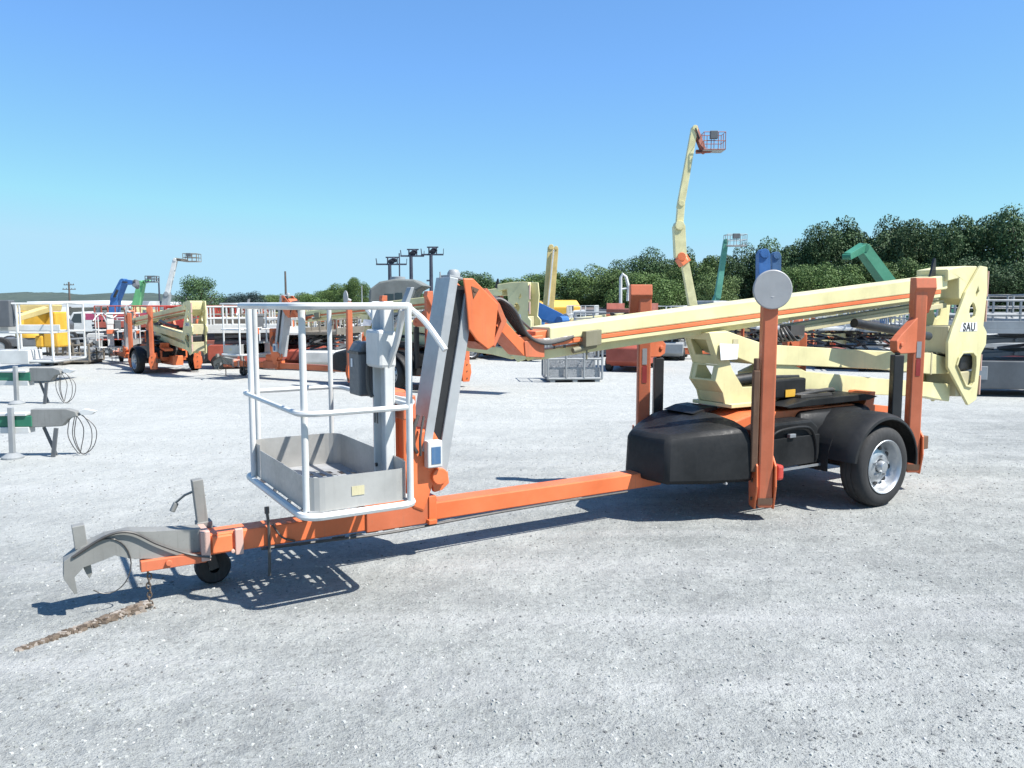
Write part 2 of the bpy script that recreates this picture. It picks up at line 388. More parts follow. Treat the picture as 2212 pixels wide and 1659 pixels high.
    mk().lathe((.1, 0, .775), (0, 0, 1), [(0, .06), (.30, .06), (.33, .03), (.33, 0)], 32).build('slew_ring', 'orange_dull', ch, smooth=True)
    def ring(pl, z, cu=0, cv=0, k=1): return [(cu + (u - cu)*k, cv + (v - cv)*k, z) for u, v in pl]
    pl = [(1.80, -.13), (1.82, .12), (1.80, .34), (1.50, .50), (1.15, .60), (1.13, .2), (1.13, -.25), (1.15, -.60), (1.5, -.42)]
    r0 = ring(pl, .30); r1 = [(u - .015, v*.98, .60) for u, v in pl]
    r2 = [(1.77, -.11, .655), (1.775, .12, .655), (1.74, .30, .66), (1.47, .455, .69), (1.17, .55, .705), (1.13, .2, .72), (1.13, -.25, .72), (1.17, -.55, .69), (1.48, -.36, .66)]
    r3 = [(1.50, -.04, .70), (1.5, .08, .70), (1.46, .2, .715), (1.34, .33, .745), (1.2, .40, .765), (1.14, .18, .785), (1.14, -.2, .785), (1.2, -.34, .755), (1.36, -.22, .72)]
    hd = mk().loft([r0, r1, r2, r3]).build('front_cover', 'black_plastic', root, .03, True)
    b = mk(); b.prism([(1.26, .765), (1.12, .80), (.98, .805), (.98, .78), (1.2, .755)], -.30, .05); b.build('cover_flap', 'black_plastic', hd, .004)
    b = mk(); b.box(1.35, 1.37, .5, .53, .29, .36); b.build('cover_clip', 'sticker_grey', hd, .003)
    # battery tray between outrigger and wheel
    b = mk(); b.prism([(1.02, .36), (1.02, .67), (.86, .72), (.45, .72), (.36, .66), (.36, .38)], .34, .56)
    b.prism([(1.02, .36), (1.02, .67), (.86, .72), (.45, .72), (.36, .66), (.36, .38)], -.56, -.34)
    tr = b.build('battery_box', 'black_plastic', root, .02)
    b = mk(); b.box(.37, 1.0, .562, .58, .37, .60); b.tube(curve([(.95, .575, .62), (.85, .585, .665), (.6, .585, .675), (.48, .585, .64), (.42, .585, .52), (.41, .585, .40)], 6), .013, 8); b.build('box_door', 'black_plastic', tr, .008)
    b = mk(); b.beam((1.0, .59, .355), (.34, .6, .355), .012, .018); b.build('trim_bar', 'rim_metal', tr)
    mk().box(.68, .75, .565, .60, .60, .63).build('box_latch', 'rim_metal', tr, .004)
    # rear deck cover
    r = [(.45, .45), (.2, .50), (-.5, .50), (-.72, .3), (-.72, -.3), (-.5, -.50), (.2, -.50), (.45, -.45)]
    mk().loft([ring(r, .46), ring(r, .66, 0, 0, .99), ring(r, .745, -.1, 0, .88), ring(r, .76, -.1, 0, .8)]).build('rear_cover', 'black_plastic', root, .012, True)
    b = mk(); b.prism([(.55, .80), (.62, .82), (.3, .86), (-.45, .86), (-.62, .83), (-.5, .805)], -.30, .42); b.build('tool_tray', 'black_plastic', root, .006)
    b = mk(); b.tube(curve([(.3, .25, .87), (.1, .3, .90), (-.15, .28, .905), (-.25, .2, .88), (0, .12, .885), (.25, .2, .88)], 8), .018, 8); b.box(-.1, .3, .15, .33, .862, .885); b.build('coiled_cable', 'hose', root, smooth=True)
    b = mk(); b.prism([(-.5, .70), (-.62, .86), (-.70, .86), (-.68, .74), (-1.0, .70), (-1.0, .64)], .12, .34); b.prism([(-.5, .70), (-.62, .86), (-.70, .86), (-.68, .74), (-1.0, .70), (-1.0, .64)], -.34, -.12); b.build('rear_bracket', 'orange', ch, .006)
    # --- wheels and fenders
    for sd in (1, -1):
        c = (-.08, .77*sd, .33)
        b = mk(); b.lathe(c, (0, sd, 0), [(.215, -.10), (.25, -.105), (.30, -.10), (.322, -.08), (.333, -.05), (.333, -.03), (.326, -.027), (.326, -.02), (.333, -.017), (.333, .017), (.326, .02), (.326, .027), (.333, .03), (.333, .05), (.322, .08), (.30, .098), (.262, .107), (.235, .10), (.215, .095)], 56)
        ty = b.build('wheel', 'rubber', root, smooth=True)
        b = mk(); b.lathe(c, (0, sd, 0), [(.215, -.10), (.212, .085), (.222, .102), (.217, .106), (.205, .098), (.195, .075), (.188, .03), (.17, .012), (.155, .018), (.12, .045), (.075, .055), (.06, .052), (.055, .03), (0, .03)], 48)
        rm = b.build('rim', 'rim_metal', ty, smooth=True)
        b = mk(); b.lathe(c, (0, sd, 0), [(.048, .03), (.046, .085), (.038, .098), (0, .10)], 24)
        for k in range(5):
            t = R(72*k + 20); b.tube([V(c) + V((.083*math.cos(t), sd*.045, .083*math.sin(t))), V(c) + V((.083*math.cos(t), sd*.075, .083*math.sin(t)))], .011, 6)
        b.build('hub', 'rim_metal', rm, smooth=True)
        b = mk()
        for k in range(8):
            t = R(45*k + 8); p = V(c) + V((.142*math.cos(t), sd*.0335, .142*math.sin(t))); b.lathe(p, (0, sd, 0), [(0, 0.004), (.02, 0.004), (.022, -.006)], 14)
        b.build('rim_hole', 'black_steel', rm)
        # fender: arc shell with rolled outer lip
        def pt(t, r, y): return (c[0] - r*math.cos(t)*1.08, y, c[2] + .02 + r*math.sin(t))
        prof = [(.405, .30), (.415, .40), (.42, .70), (.418, .80), (.408, .855), (.39, .885), (.372, .89), (.365, .885), (.376, .872), (.392, .845), (.402, .80), (.402, .40), (.39, .30)]
        rings = [[pt(R(-6 + 178*k/26), rr, yy*sd) for rr, yy in prof] for k in range(27)]
        fd = mk().loft(rings).build('fender', 'black_plastic', root, smooth=True)
        rings = [[pt(R(150 + 36*k/6), rr, yy*sd) for rr, yy in ((.425, .31), (.425, .66), (.41, .66), (.41, .31))] for k in range(7)]
        mk().loft(rings).build('mud_flap', 'black_plastic', fd)
        b = mk(); b.prism([(.50, .62), (.36, .74), (.1, .755), (-.4, .755), (-.55, .60), (-.45, .45), (.4, .42)], .31*sd, .34*sd); b.build('fender_skirt', 'black_plastic', fd, .006)
    mk().tube([(-.08, -.7, .3), (-.08, .7, .3)], .035, 12).build('axle', 'black_steel', root, smooth=True)
    # --- outriggers, swung up, turned 45 degrees
    def outrigger(u, v, ang, z0, z1, foot, foottype):
        o = bpy.data.objects.new('outrigger', None)
        d = V((math.cos(R(ang)), math.sin(R(ang)), 0)); t = V((-d.y, d.x, 0)); c = V((u, v, 0))
        b = mk(); q = lambda a, s, z: c + d*s + t*a + V((0, 0, z))
        b.loft([[q(-.055, -.05, z0 + .05), q(.055, -.05, z0 + .05), q(.055, .05, z0), q(-.055, .05, z0)], [q(-.055, -.05, z1), q(.055, -.05, z1), q(.055, .05, z1 + .01), q(-.055, .05, z1 + .01)]])
        a = b.build('outrigger', 'orange_dull', root, .012)
        # hydraulic cylinder on the inside
        b = mk(); sg = -1 if u > 0 else 1; p = V((u + sg*(.17 if v < 0 else .27), v, 0)) if foot != 'disc' else V((u + .085, v - .03, 0)); k_ = .085 if foot != 'disc' else .05
        b.beam(p + V((0, 0, z0 + .28)), p + V((0, 0, z0 + 1.05)), k_, k_, up=tuple(d)); b.tube([p + V((0, 0, z0 + 1.05)), p + V((0, 0, z0 + 1.14))], .022, 10)
        b.build('lift_cylinder', 'black_steel' if foot != 'disc' else 'rust', a, .012)
        b = mk()
        if foot != 'disc':
            b.prism([(u, z0 + 1.06), (p.x - .01*sg, z0 + 1.06), (p.x + .05*sg, z0 + 1.09), (p.x + .06*sg, z0 + 1.17), (p.x, z0 + 1.22), (u + .06*sg, z0 + 1.36), (u, z0 + 1.40)], v - .04, v + .03); b.tube([V((p.x, v - .05, z0 + 1.14)), V((p.x, v + .045, z0 + 1.14))], .02, 12)
            b.build('pivot_bracket', 'orange_dull', a, .006)
        # lower pivot cheeks
        b = mk()
        for s in (-1, 1): b.prism([(-.11, z0 - .01), (.03, z0 - .01), (.075, z0 + .17), (.06, z0 + .33), (-.10, z0 + .45), (-.14, z0 + .25)], s*.062, s*.078, map=lambda x, y, z: q(y, x, z))
        b.build('pivot_cheek', 'orange', a, .005)
        b = mk()
        for z in (.06, .2, .33): b.tube([q(-.09, -.02, z0 + z), q(.09, -.02, z0 + z)], .014, 8)
        b.build('pivot_pin', 'rust', a)
        b = mk()
        b.prism([(-.012, 0), (.012, 0), (.012, .05), (-.012, .05)], -.055, .055, map=lambda x, y, z: q(y, .051 + x*.2, z0 + .03 + z)); b.build('toe_plate', 'rust', a)
        if foot == 'disc':
            b = mk(); b.lathe(q(0, .062, z1 + .08), tuple(d), [(0, .012), (.138, .012), (.145, .006), (.145, -.004), (.138, -.01), (0, -.01)], 40); b.tube([q(0, -.03, z1 + .02), q(0, .06, z1 + .06)], .04, 12)
            b.build('foot_pad', 'sticker_grey', a, smooth=True)
        elif foot == 'flag':
            b = mk(); b.prism([(-.06, z1 + .01), (.05, z1 + .01), (.07, z1 - .08), (-.02, z1 - .25), (-.06, z1 - .3)], -.056, .13 if v < 0 else .12, map=lambda x, y, z: q(y*foottype, x*.95, z)); b.build('end_bracket', 'orange_dull', a, .006)
        b = mk(); b.box(-.018, .018, 0, .001, z1 - .68, z1 - .52); 
        bb = mk(); bb.add([q(-.02, .0525, z1 - .68), q(.02, .0525, z1 - .68), q(.02, .0525, z1 - .54), q(-.02, .0525, z1 - .54)], [(0, 1, 2, 3)])
        if foot != 'disc':
            bb.build('sticker', 'sticker_grey', a)
            bb = mk(); bb.add([q(-.02, .0525, z1 - .84), q(.02, .0525, z1 - .84), q(.02, .0525, z1 - .69), q(-.02, .0525, z1 - .69)], [(0, 1, 2, 3)]); bb.build('sticker', 'sticker_red', a)
        return a
    outrigger(1.06, .62, 58, .10, 1.67, 'disc', 1)
    outrigger(-.83, .62, 58, .16, 1.86, 'flag', 1)
    outrigger(1.20, -.62, 58, .12, 1.80, 'flag', -1)
    outrigger(-.85, -.62, -122, .12, 1.35, 'none', 1)
    b = mk(); b.box(.90, .965, .56, .68, .30, .42); b.build('marker_light', 'red_bright', root, .02)
    b = mk(); b.box(-1.16, -.98, .50, .58, .33, .45); b.build('rear_bumper', 'rust', root, .008)
    # --- turret yoke
    yk = [(1.20, 1.42), (1.08, 1.16), (1.115, 1.03), (1.03, .93), (1.0, .84), (.62, .84), (.60, .96), (.80, .965), (.93, 1.12), (.985, 1.24), (1.0, 1.42)]
    b = mk(); b.prism(yk, .13, .15); b.prism(yk, -.15, -.13); tp = b.build('turret', 'cream', root, .004)
    fr = [(1.195, 1.415), (1.075, 1.16), (1.11, 1.03), (1.025, .93), (.995, .845)]
    b = mk()
    def web(i, t0, t1, v0=-.13, v1=.13):
        (u0, w0), (u1, w1) = fr[i], fr[i+1]; e = V((u1-u0, w1-w0)); p, q = V((u0, w0)) + e*t0, V((u0, w0)) + e*t1; nrm = V((-e.y, e.x)).normalized()*.012
        b.prism([(p.x, p.y), (q.x, q.y), (q.x - nrm.x, q.y - nrm.y), (p.x - nrm.x, p.y - nrm.y)], v0, v1)
    web(0, 0, .22); web(0, .72, 1); web(0, .22, .72, -.13, -.085); web(0, .22, .72, .085, .13); web(1, 0, .1); web(1, .9, 1); web(1, .1, .9, -.13, -.09); web(1, .1, .9, .09, .13); web(2, 0, 1); web(3, 0, 1)
    b.build('front_web', 'cream', tp, .003)
    b = mk(); b.prism([(1.0, .84), (1.0, .81), (-.3, .80), (-.3, .84)], -.22, .22); b.build('turret_base', 'cream', tp, .004)
    b = mk(); b.box(.15, .62, .16, .26, .86, 1.02); b.build('hydraulic_pump', 'black_plastic', tp, .015)
    b = mk(); b.box(.30, .42, .262, .27, .87, .93); b.build('yellow_label', 'yellow', tp)
    b = mk(); b.tube([(.95, .05, 1.0), (.6, .06, 1.02), (.05, .06, 1.0)], .05, 14); b.build('luff_cylinder', 'black_steel', tp, smooth=True)
    b = mk(); b.add([(1.09, .162, 1.33), (1.10, .19, 1.20), (.90, .175, 1.20), (.87, .158, 1.32), (1.09, .158, 1.33), (1.10, .186, 1.20), (.90, .171, 1.20), (.87, .154, 1.32)], [(0, 1, 2, 3), (7, 6, 5, 4), (0, 4, 5, 1), (1, 5, 6, 2), (2, 6, 7, 3), (3, 7, 4, 0)])
    b.build('paper_notice', 'paper', tp)
    # --- articulated arms
    ua = [(1.18, 1.42), (.98, 1.43), (.72, 1.36), (.5, 1.305), (-1.09, 1.20), (-1.9, 1.155), (-2.30, 1.08), (-2.32, .93), (-1.9, .945), (-1.18, 1.02), (0, 1.105), (.64, 1.145), (.97, 1.245)]
    b = mk(); b.prism(ua, -.12, .12); a = b.build('upper_arm', 'cream', root, .006)
    b = mk(); b.box(-1.92, -1.9, -.125, .125, .94, 1.16); b.box(1.0, 1.05, .121, .125, 1.27, 1.36); b.box(.84, .90, .121, .125, 1.30, 1.36); b.build('arm_window', 'cream_old', a)
    la = [(.60, 1.07), (.28, 1.165), (.15, 1.13), (-.04, 1.055), (-1.19, .93), (-1.87, .865), (-2.33, .82), (-2.30, .64), (-1.88, .715), (-1.18, .775), (-.09, .855), (.56, .80)]
    b = mk(); b.prism(la, -.10, .10); b.build('lower_arm', 'cream', root, .006)
    b = mk(); b.beam((.14, .03, 1.41), (-2.24, .03, 1.63), .05, .05); b.beam((.10, -.02, 1.45), (-2.24, -.02, 1.67), .1, .03); b.build('levelling_rod', 'cream_old', root, .004)
    b = mk(); b.tube([(-.46, .26, 1.475), (-1.12, .3, 1.39)], .042, 16); b.tube([(-1.1, .3, 1.39), (-1.7, .2, 1.33)], .042, 14); b.build('boom_cylinder', 'black_steel', root, smooth=True)
    b = mk()
    for k in range(7): b.tube(curve([(.22 + .03*k, .08, 1.45 - .01*k), (.2 + .05*k, .13, 1.38), (.1 + .06*k, .11, 1.33), (-.05 + .04*k, .05, 1.36)], 6), .011, 6)
    b.box(.02, .2, .0, .12, 1.37, 1.46); b.build('hose_bundle', 'hose', root, smooth=True)
    # --- tail (upright)
    tail = [(-2.56, 2.03), (-2.69, 2.02), (-2.715, 1.79), (-2.68, 1.42), (-2.75, 1.35), (-2.75, 1.22), (-2.67, 1.13), (-2.63, .65), (-2.48, .60), (-2.16, .92), (-2.07, 1.01), (-2.05, 1.26), (-2.10, 1.37), (-2.32, 1.76)]
    hole1 = [(-2.22, 1.02), (-2.25, 1.09), (-2.31, 1.14), (-2.49, 1.14), (-2.55, 1.10), (-2.56, 1.01), (-2.54, .84), (-2.50, .80), (-2.40, .82)]
    hole2 = [(-2.45, 1.66), (-2.41, 1.62), (-2.40, 1.56), (-2.43, 1.50), (-2.46, 1.485), (-2.51, 1.52), (-2.525, 1.58), (-2.49, 1.64)]
    hole3 = [(-2.535, 1.82), (-2.50, 1.75), (-2.515, 1.71), (-2.56, 1.77)]
    b = mk(); b.prism(tail, .17, .20, [hole1, hole2, hole3]); tl = b.build('tail_plate', 'cream', root, .006)
    b = mk(); b.prism(tail, -.20, -.17, [hole1, hole2, hole3]); b.build('tail_plate', 'cream', root, .006)
    b = mk(); rim = [(-2.20, 1.03), (-2.235, 1.105), (-2.30, 1.16), (-2.49, 1.165), (-2.57, 1.12), (-2.585, 1.01), (-2.56, .82), (-2.49, .78), (-2.39, .80)]
    b.prism(rim, .199, .216, [hole1]); b.build('window_frame', 'cream', tl, .005)
    b = mk()
    for z0, z1 in ((1.72, 1.98), (1.46, 1.68), (.95, 1.12), (.7, .9)): b.box(-2.745 + (.02 if z0 > 1.4 else .06), -2.735 + (.025 if z0 > 1.4 else .065), .168, .202, z0, z1)
    b.build('reflector_strip', 'sticker_pink', tl)
    b = mk(); b.prism([(-2.035, 1.985), (-2.33, 2.025), (-2.56, 2.028), (-2.55, 1.80), (-2.36, 1.63), (-2.26, 1.70), (-2.24, 1.90), (-2.05, 1.87)], -.165, .165); b.build('boom_head', 'cream', root, .01)
    b = mk(); b.box(-2.62, -2.10, -.165, .165, 1.15, 1.42); b.box(-2.6, -2.3, -.165, .165, .70, .95); b.build('tail_core', 'cream_old', root, .01)
    b = mk(); b.box(-2.6, -2.35, -.16, .16, .96, 1.12); b.build('tail_motor', 'black_steel', root, .02)
    b = mk(); b.prism([(-1.90, 1.86), (-1.97, 2.08), (-1.985, 2.10), (-2.0, 2.08), (-2.02, 1.75), (-1.92, 1.73)], .04, .06); b.build('hose_guard', 'black_steel', root)
    # sign "SAU" on the tail plate
    b = mk(); b.add([(-2.24, .2025, 1.365), (-2.56, .2025, 1.365), (-2.545, .2025, 1.455), (-2.27, .2025, 1.455)], [(0, 1, 2, 3)]); sg = b.build('name_panel', 'paper', tl)
    cu = bpy.data.curves.new('lettering', 'FONT'); cu.body = 'SAU'; cu.size = .115; cu.extrude = .0012; cu.align_x = 'CENTER'; cu.offset = .002; cu.space_character = 1.12
    tmp = bpy.data.objects.new('lettering_curve', cu); COL.objects.link(tmp); bpy.context.view_layer.update()
    me = bpy.data.meshes.new_from_object(tmp); bpy.data.objects.remove(tmp); me.name = 'lettering'; me.materials.clear(); me.materials.append(MATS['letter'])
    lt = bpy.data.objects.new('lettering', me); COL.objects.link(lt); lt.parent = sg
    lt.matrix_local = Matrix(((-1, 0, 0, -2.405), (0, 0, 1, .2045), (0, 1, 0, 1.372), (0, 0, 0, 1)))
    # --- main boom
    P0, P1 = V((2.70, 0, 0)), V((-2.12, 0, 0)); zt0, zt1 = 1.485, 1.93          # top edge heights
    def sect(y0, y1, d0, d1, u0=2.70, u1=-2.12):
        f = lambda u: zt0 + (zt1 - zt0)*(2.70 - u)/4.82
        e = lambda dd, u: dd if not isinstance(dd, tuple) else dd[0] + (dd[1] - dd[0])*(2.70 - u)/4.82
        return [[(u, y0, f(u) - e(d1, u)), (u, y1, f(u) - e(d1, u)), (u, y1, f(u) - e(d0, u)), (u, y0, f(u) - e(d0, u))] for u in (u0, u1)]
    bmn = mk().loft(sect(-.125, .125, 0, (.098, .14))).build('main_boom', 'cream', root, .012)
    mk().loft(sect(-.12, .129, (.100, .142), (.128, .174), 2.5, -2.0)).build('boom_stripe', 'orange', bmn, .003)
    mk().loft(sect(-.12, .125, (.130, .176), (.158, .21), 2.35, -2.0)).build('boom_flange', 'cream', bmn, .003)
    mk().loft(sect(-.055, .055, (.160, .212), .228, 2.72, .15)).build('lower_boom_box', 'cream', bmn, .006)
    mk().loft(sect(-.05, .05, (.160, .212), (.20, .245), .15, -2.1)).build('inner_track', 'cream_old', bmn, .004)
    b = mk(); b.loft(sect(-.095, .095, .02, .10, 2.80, 2.60)); b.loft(sect(.09, .122, .10, .135, 2.66, 2.45)); b.build('fly_boom', 'orange', root, .006)
    b = mk(); b.loft(sect(.09, .17, .06, .17, 2.42, 2.28)); b.tube([(2.5, .12, 1.315), (2.3, .125, 1.35)], .022, 8); b.tube([(2.38, .125, 1.35), (2.38, .125, 1.25)], .008, 6); b.build('proximity_bracket', 'olive', bmn, .006)
    b = mk(); b.box(2.62, 2.635, .0755, .079, 1.33, 1.355); b.box(2.53, 2.55, .0755, .079, 1.335, 1.355); b.box(.08, -.5, .116, .119, 1.575, 1.60); b.build('boom_decal', 'hose', bmn)
    # --- elbow link and knuckle
    b = mk(); b.prism([(2.73, 1.28), (2.90, 1.29), (3.12, 1.50), (3.08, 1.56), (2.93, 1.42), (2.74, 1.43)], -.10, .105); lk = b.build('boom_end_link', 'orange', root, .006)
    mk().prism([(2.735, 1.275), (2.89, 1.285), (2.90, 1.39), (2.735, 1.415)], .1052, .113).build('link_plate', 'orange_dull', lk, .003)  # duller orange: shade of the link's lower face put into the colour
    kn = [(3.385, 1.81), (3.31, 1.81), (3.12, 1.645), (3.155, 1.37), (3.20, 1.345), (3.29, 1.41), (3.345, 1.48), (3.365, 1.70)]
    b = mk(); b.prism(kn, .125, .14); b.prism(kn, -.14, -.125); k = b.build('knuckle', 'orange', root, .008)
    b = mk(); b.prism([(3.20, 1.75), (3.10, 1.645), (3.045, 1.53), (3.14, 1.355), (3.16, 1.38), (3.09, 1.53), (3.13, 1.635), (3.22, 1.73)], -.124, .124); b.prism([(3.29, 1.40), (3.20, 1.34), (3.16, 1.37), (3.20, 1.36)], -.124, .124); b.build('knuckle_web', 'orange_dull', k, .004)  # duller orange paints in the shade on the turned-away web
    b = mk()
    for u, w in ((3.30, 1.735),): b.tube([(u, .13, w), (u, .148, w)], .013, 10)
    b.prism([(3.325, 1.76), (3.27, 1.74), (3.31, 1.68)], .1405, .144); b.build('pivot_pin', 'rust', k)
    for k in range(7):
        o = -.07 + .027*k; b = mk() if k == 0 else b
        b.tube(curve([(3.16, o, 1.66), (3.08, o + .01, 1.70 - .004*k), (2.99, o + .04, 1.60), (2.88, .07 + o*.5, 1.44), (2.76, .115 + o*.2, 1.40 - .004*k), (2.62, .125 + o*.15, 1.405 - .003*k), (2.50, .125, 1.415)], 8), .0125, 8)
    b.build('boom_hose', 'hose', root, smooth=True)
    b = mk(); b.tube(curve([(2.98, -.02, 1.60), (2.9, -.05, 1.60), (2.82, -.06, 1.53), (2.72, -.03, 1.44)], 8), .008, 6); b.build('loose_hose', 'hose', root, smooth=True)
    # --- jib (aluminium profile with a groove)
    pt_, pb_ = V((3.355, 0, 1.80)), V((3.60, 0, .50)); d = (pb_ - pt_).normalized(); xx = V((-d.z, 0, d.x)) * -1
    if xx.x < 0: xx = -xx
    def J(a, y, t): return pt_.lerp(pb_, t) + xx*a + V((0, y, 0))
    def bar(a0, a1, y0, y1, t0, t1): return [[tuple(J(a, y, t)) for a, y in ((a0, y0), (a1, y0), (a1, y1), (a0, y1))] for t in (t0, t1)]
    b = mk(); b.loft(bar(.045, .108, -.10, .105, 0, .86)); jb = b.build('jib', 'grey_jib', root, .005)
    mk().loft(bar(-.095, -.02, -.10, .105, .06, 1.0)).build('jib_rail', 'grey_jib', jb, .005)
    mk().loft(bar(-.024, .05, -.085, .088, .03, .90)).build('jib_groove', 'black_steel', jb)
    b = mk(); b.loft(bar(.0, .10, -.07, .08, -.012, 0)); b.build('jib_cap', 'grey_paint', jb, .003)
    # lamp housing on the jib head
    b = mk(); b.lathe((3.36, -.04, 1.80), (0, 0, 1), [(0, .075), (.03, .07), (.043, .05), (.043, 0)], 20); b.tube([(3.46, -.04, 1.80), (3.46, -.04, 1.855)], .005, 6); b.tube([(3.46, -.04, 1.80), (3.38, -.04, 1.80)], .004, 6); b.build('beacon', 'grey_paint', jb, smooth=True)
    # --- rotator
    b = mk(); b.prism([(3.70, .83), (3.60, .86), (3.53, .74), (3.55, .62), (3.58, .50), (3.66, .30), (3.74, .34), (3.80, .60), (3.80, 1.05), (3.72, 1.05)], -.07, .10)
    b.prism([(3.90, .60), (3.90, 1.10), (3.74, 1.10), (3.74, .60)], -.16, .02); b.box(3.62, 4.0, -.05, .06, .36, .52)
    ro = b.build('rotator', 'orange', root, .015)
    b = mk(); b.tube(curve([(3.70, .11, .94), (3.74, .13, .85), (3.74, .13, .75), (3.71, .11, .70)], 6), .012, 8); b.tube(curve([(3.66, .11, .93), (3.70, .14, .80), (3.69, .12, .68)], 6), .009, 8); b.build('rotator_hose', 'hose', ro, smooth=True)
    b = mk(); b.box(3.555, 3.66, .105, .165, .60, .775); mb_ = b.build('manual_box', 'white_paint', ro, .008); mk().box(3.57, 3.635, .1655, .168, .625, .735).build('box_window', 'blue_dull', mb_)
    b = mk(); b.tube([(3.555, .03, .53), (3.555, .13, .53)], .055, 16); b.prism([(3.60, .50), (3.54, .58), (3.48, .55), (3.47, .47), (3.52, .43), (3.58, .42)], .05, .09); b.build('rotator_knob', 'orange', ro, .006)
    # --- basket
    U0, U1, V0, V1 = 4.0, 4.63, -.52, .74
    bk = mk().tube(rrect(U0, U1, V0, V1, .09, .545), .021, 8, True).build('basket_base', 'white_paint', root, smooth=True)
    mk().box(U0 + .03, U1 - .03, V0 + .03, V1 - .03, .566, .569).build('basket_floor', 'slotted_deck', bk)
    bm_ = mk(); [bm_.box(U0 + .03, U1 - .03, v, v + .025, .530, .554) for v in (-.3, 0, .3, .55)]; bm_.build('floor_bearer', 'white_paint', bk)
    def wall(pts, z0, z1, name):
        b = mk(); th_ = .004; n_ = len(pts)
        vs = []
        for (u, v) in pts:
            c = V((u - 4.315, v - .11)); c = c.normalized()*th_ if c.length else c
            vs += [(u, v, z0), (u, v, z1), (u - c.x, v - c.y, z1), (u - c.x, v - c.y, z0)]
        fs = []
        for i in range(n_ - 1):
            k = i*4; q = k + 4
            for a, e in ((0, 1), (1, 2), (2, 3), (3, 0)): fs.append((k+a, k+e, q+e, q+a))
        fs += [(0, 1, 2, 3), (n_*4-1, n_*4-2, n_*4-3, n_*4-4)]
        return b.add(vs, fs).build(name, 'alu', bk)
    A = [(p[0], p[1]) for p in rrect(U0 + .025, U1 - .025, V0 + .025, V1 - .025, .09, 0)]
    wall([A[4], A[3], A[2], A[1], A[0]][::-1] + [A[5], A[6], A[7], A[8]], .566, .745, 'kick_panel')      # near side with its two corners
    wall([(A[0][0], A[0][1]), (A[0][0], .2), (A[0][0], -.25)], .566, .745, 'kick_panel')                  # outer left side
    wall([(A[0][0], -.27), A[-1], A[-2], A[-3], A[-4], A[-5], A[-6]], .566, .775, 'kick_panel')
    wall([A[-6], A[17], A[16], A[15], A[14], A[13], A[12]], .566, .775, 'kick_panel')
    wall([A[12], A[11], (A[11][0], .05), (A[11][0], .45), A[9], A[8]], .566, .775, 'kick_panel')
    mk().box(4.30, 4.37, .7165, .7185, .63, .68).build('panel_decal', 'cream_old', bk)
    tr_ = [p for p in rrect(U0 - .0, U1 + .02, V0 - .02, V1 + .0, .10, 1.635)]
    mk().tube(tr_, .019, 8, True).build('top_rail', 'white_paint', bk, smooth=True)
    rr_ = rrect(U0, U1 + .01, V0, V1, .10, 1.085)
    mk().tube(rr_[9:] + rr_[:9], .0155, 8).build('mid_rail', 'white_paint', bk, smooth=True)
    mk().tube([(U0 - .02, .16, 1.12), (U0 - .03, .35, 1.10), (U0 - .02, V1 - .1, 1.10)], .018, 8).build('gate_bar', 'white_paint', bk, smooth=True)
    for (u, v, r) in ((4.60, .665, .0185), (4.035, .725, .0185), (4.62, -.36, .0185), (4.55, -.505, .017), (4.06, -.505, .016)):
        mk().tube([(u, v, .545), (u, v, 1.635)], r, 12).build('post', 'white_paint', bk, smooth=True)
    b = mk(); b.box(4.015, 4.075, .29, .305, .575, 1.66); b.box(4.015, 4.075, .465, .48, .575, 1.66); b.box(4.012, 4.03, .29, .48, .575, 1.66); mp = b.build('mounting_post', 'white_paint', bk, .006)
    b = mk(); b.box(4.0, 4.11, .27, .485, 1.28, 1.50); b.build('post_cover', 'white_paint', mp, .02)
    b = mk(); b.box(4.075, 4.079, .315, .33, .95, 1.03); b.box(4.075, 4.079, .355, .37, .95, 1.03); b.tube([(4.07, .33, .70), (4.08, .33, .70)], .012, 10); b.tube([(4.07, .37, .61), (4.08, .37, .61)], .014, 10); b.build('post_slot', 'black_steel', mp)
    b = mk(); b.prism([(4.0, 1.10), (4.14, 1.10), (4.14, 1.37), (4.11, 1.42), (4.0, 1.42)], .07, .25); cb = b.build('control_box', 'grey_dark', bk, .012)
    b = mk(); b.box(4.141, 4.144, .12, .145, 1.27, 1.32); b.build('box_decal', 'paper', cb)
    b = mk(); b.prism([(4.0, 1.35), (4.146, 1.35), (4.146, 1.365), (4.0, 1.365)], .066, .254); b.build('box_lid_seam', 'black_steel', cb)
    b = mk(); b.tube(curve([(4.07, .28, 1.35), (4.1, .285, 1.3), (4.1, .29, 1.15), (4.08, .30, 1.1)], 5), .012, 8); b.build('control_cable', 'hose', bk, smooth=True)
    b = mk()
    b.tube(curve([(4.04, .12, 1.63), (4.02, .20, 1.56), (4.0, .30, 1.50), (3.98, .44, 1.54), (3.97, .55, 1.63)], 8), .018, 8)
    b.tube(curve([(4.02, .62, 1.62), (4.01, .57, 1.55), (4.02, .52, 1.42), (4.05, .46, 1.28)], 8), .019, 8)
    b.tube(curve([(4.0, .68, 1.62), (3.96, .78, 1.55), (3.90, .90, 1.40)], 8), .017, 8); b.build('console_guard', 'white_paint', bk, smooth=True)
    b = mk(); b.box(3.90, 3.98, .30, .52, .98, 1.12); b.build('rotator_box', 'orange_dull', ro, .008)
    b = mk(); b.prism([(4.0, 1.60), (3.94, 1.74), (3.92, 1.74), (3.97, 1.60)], .50, .56); b.build('console_lid', 'grey_paint', bk, .003)
    return root
lift = make_towable()

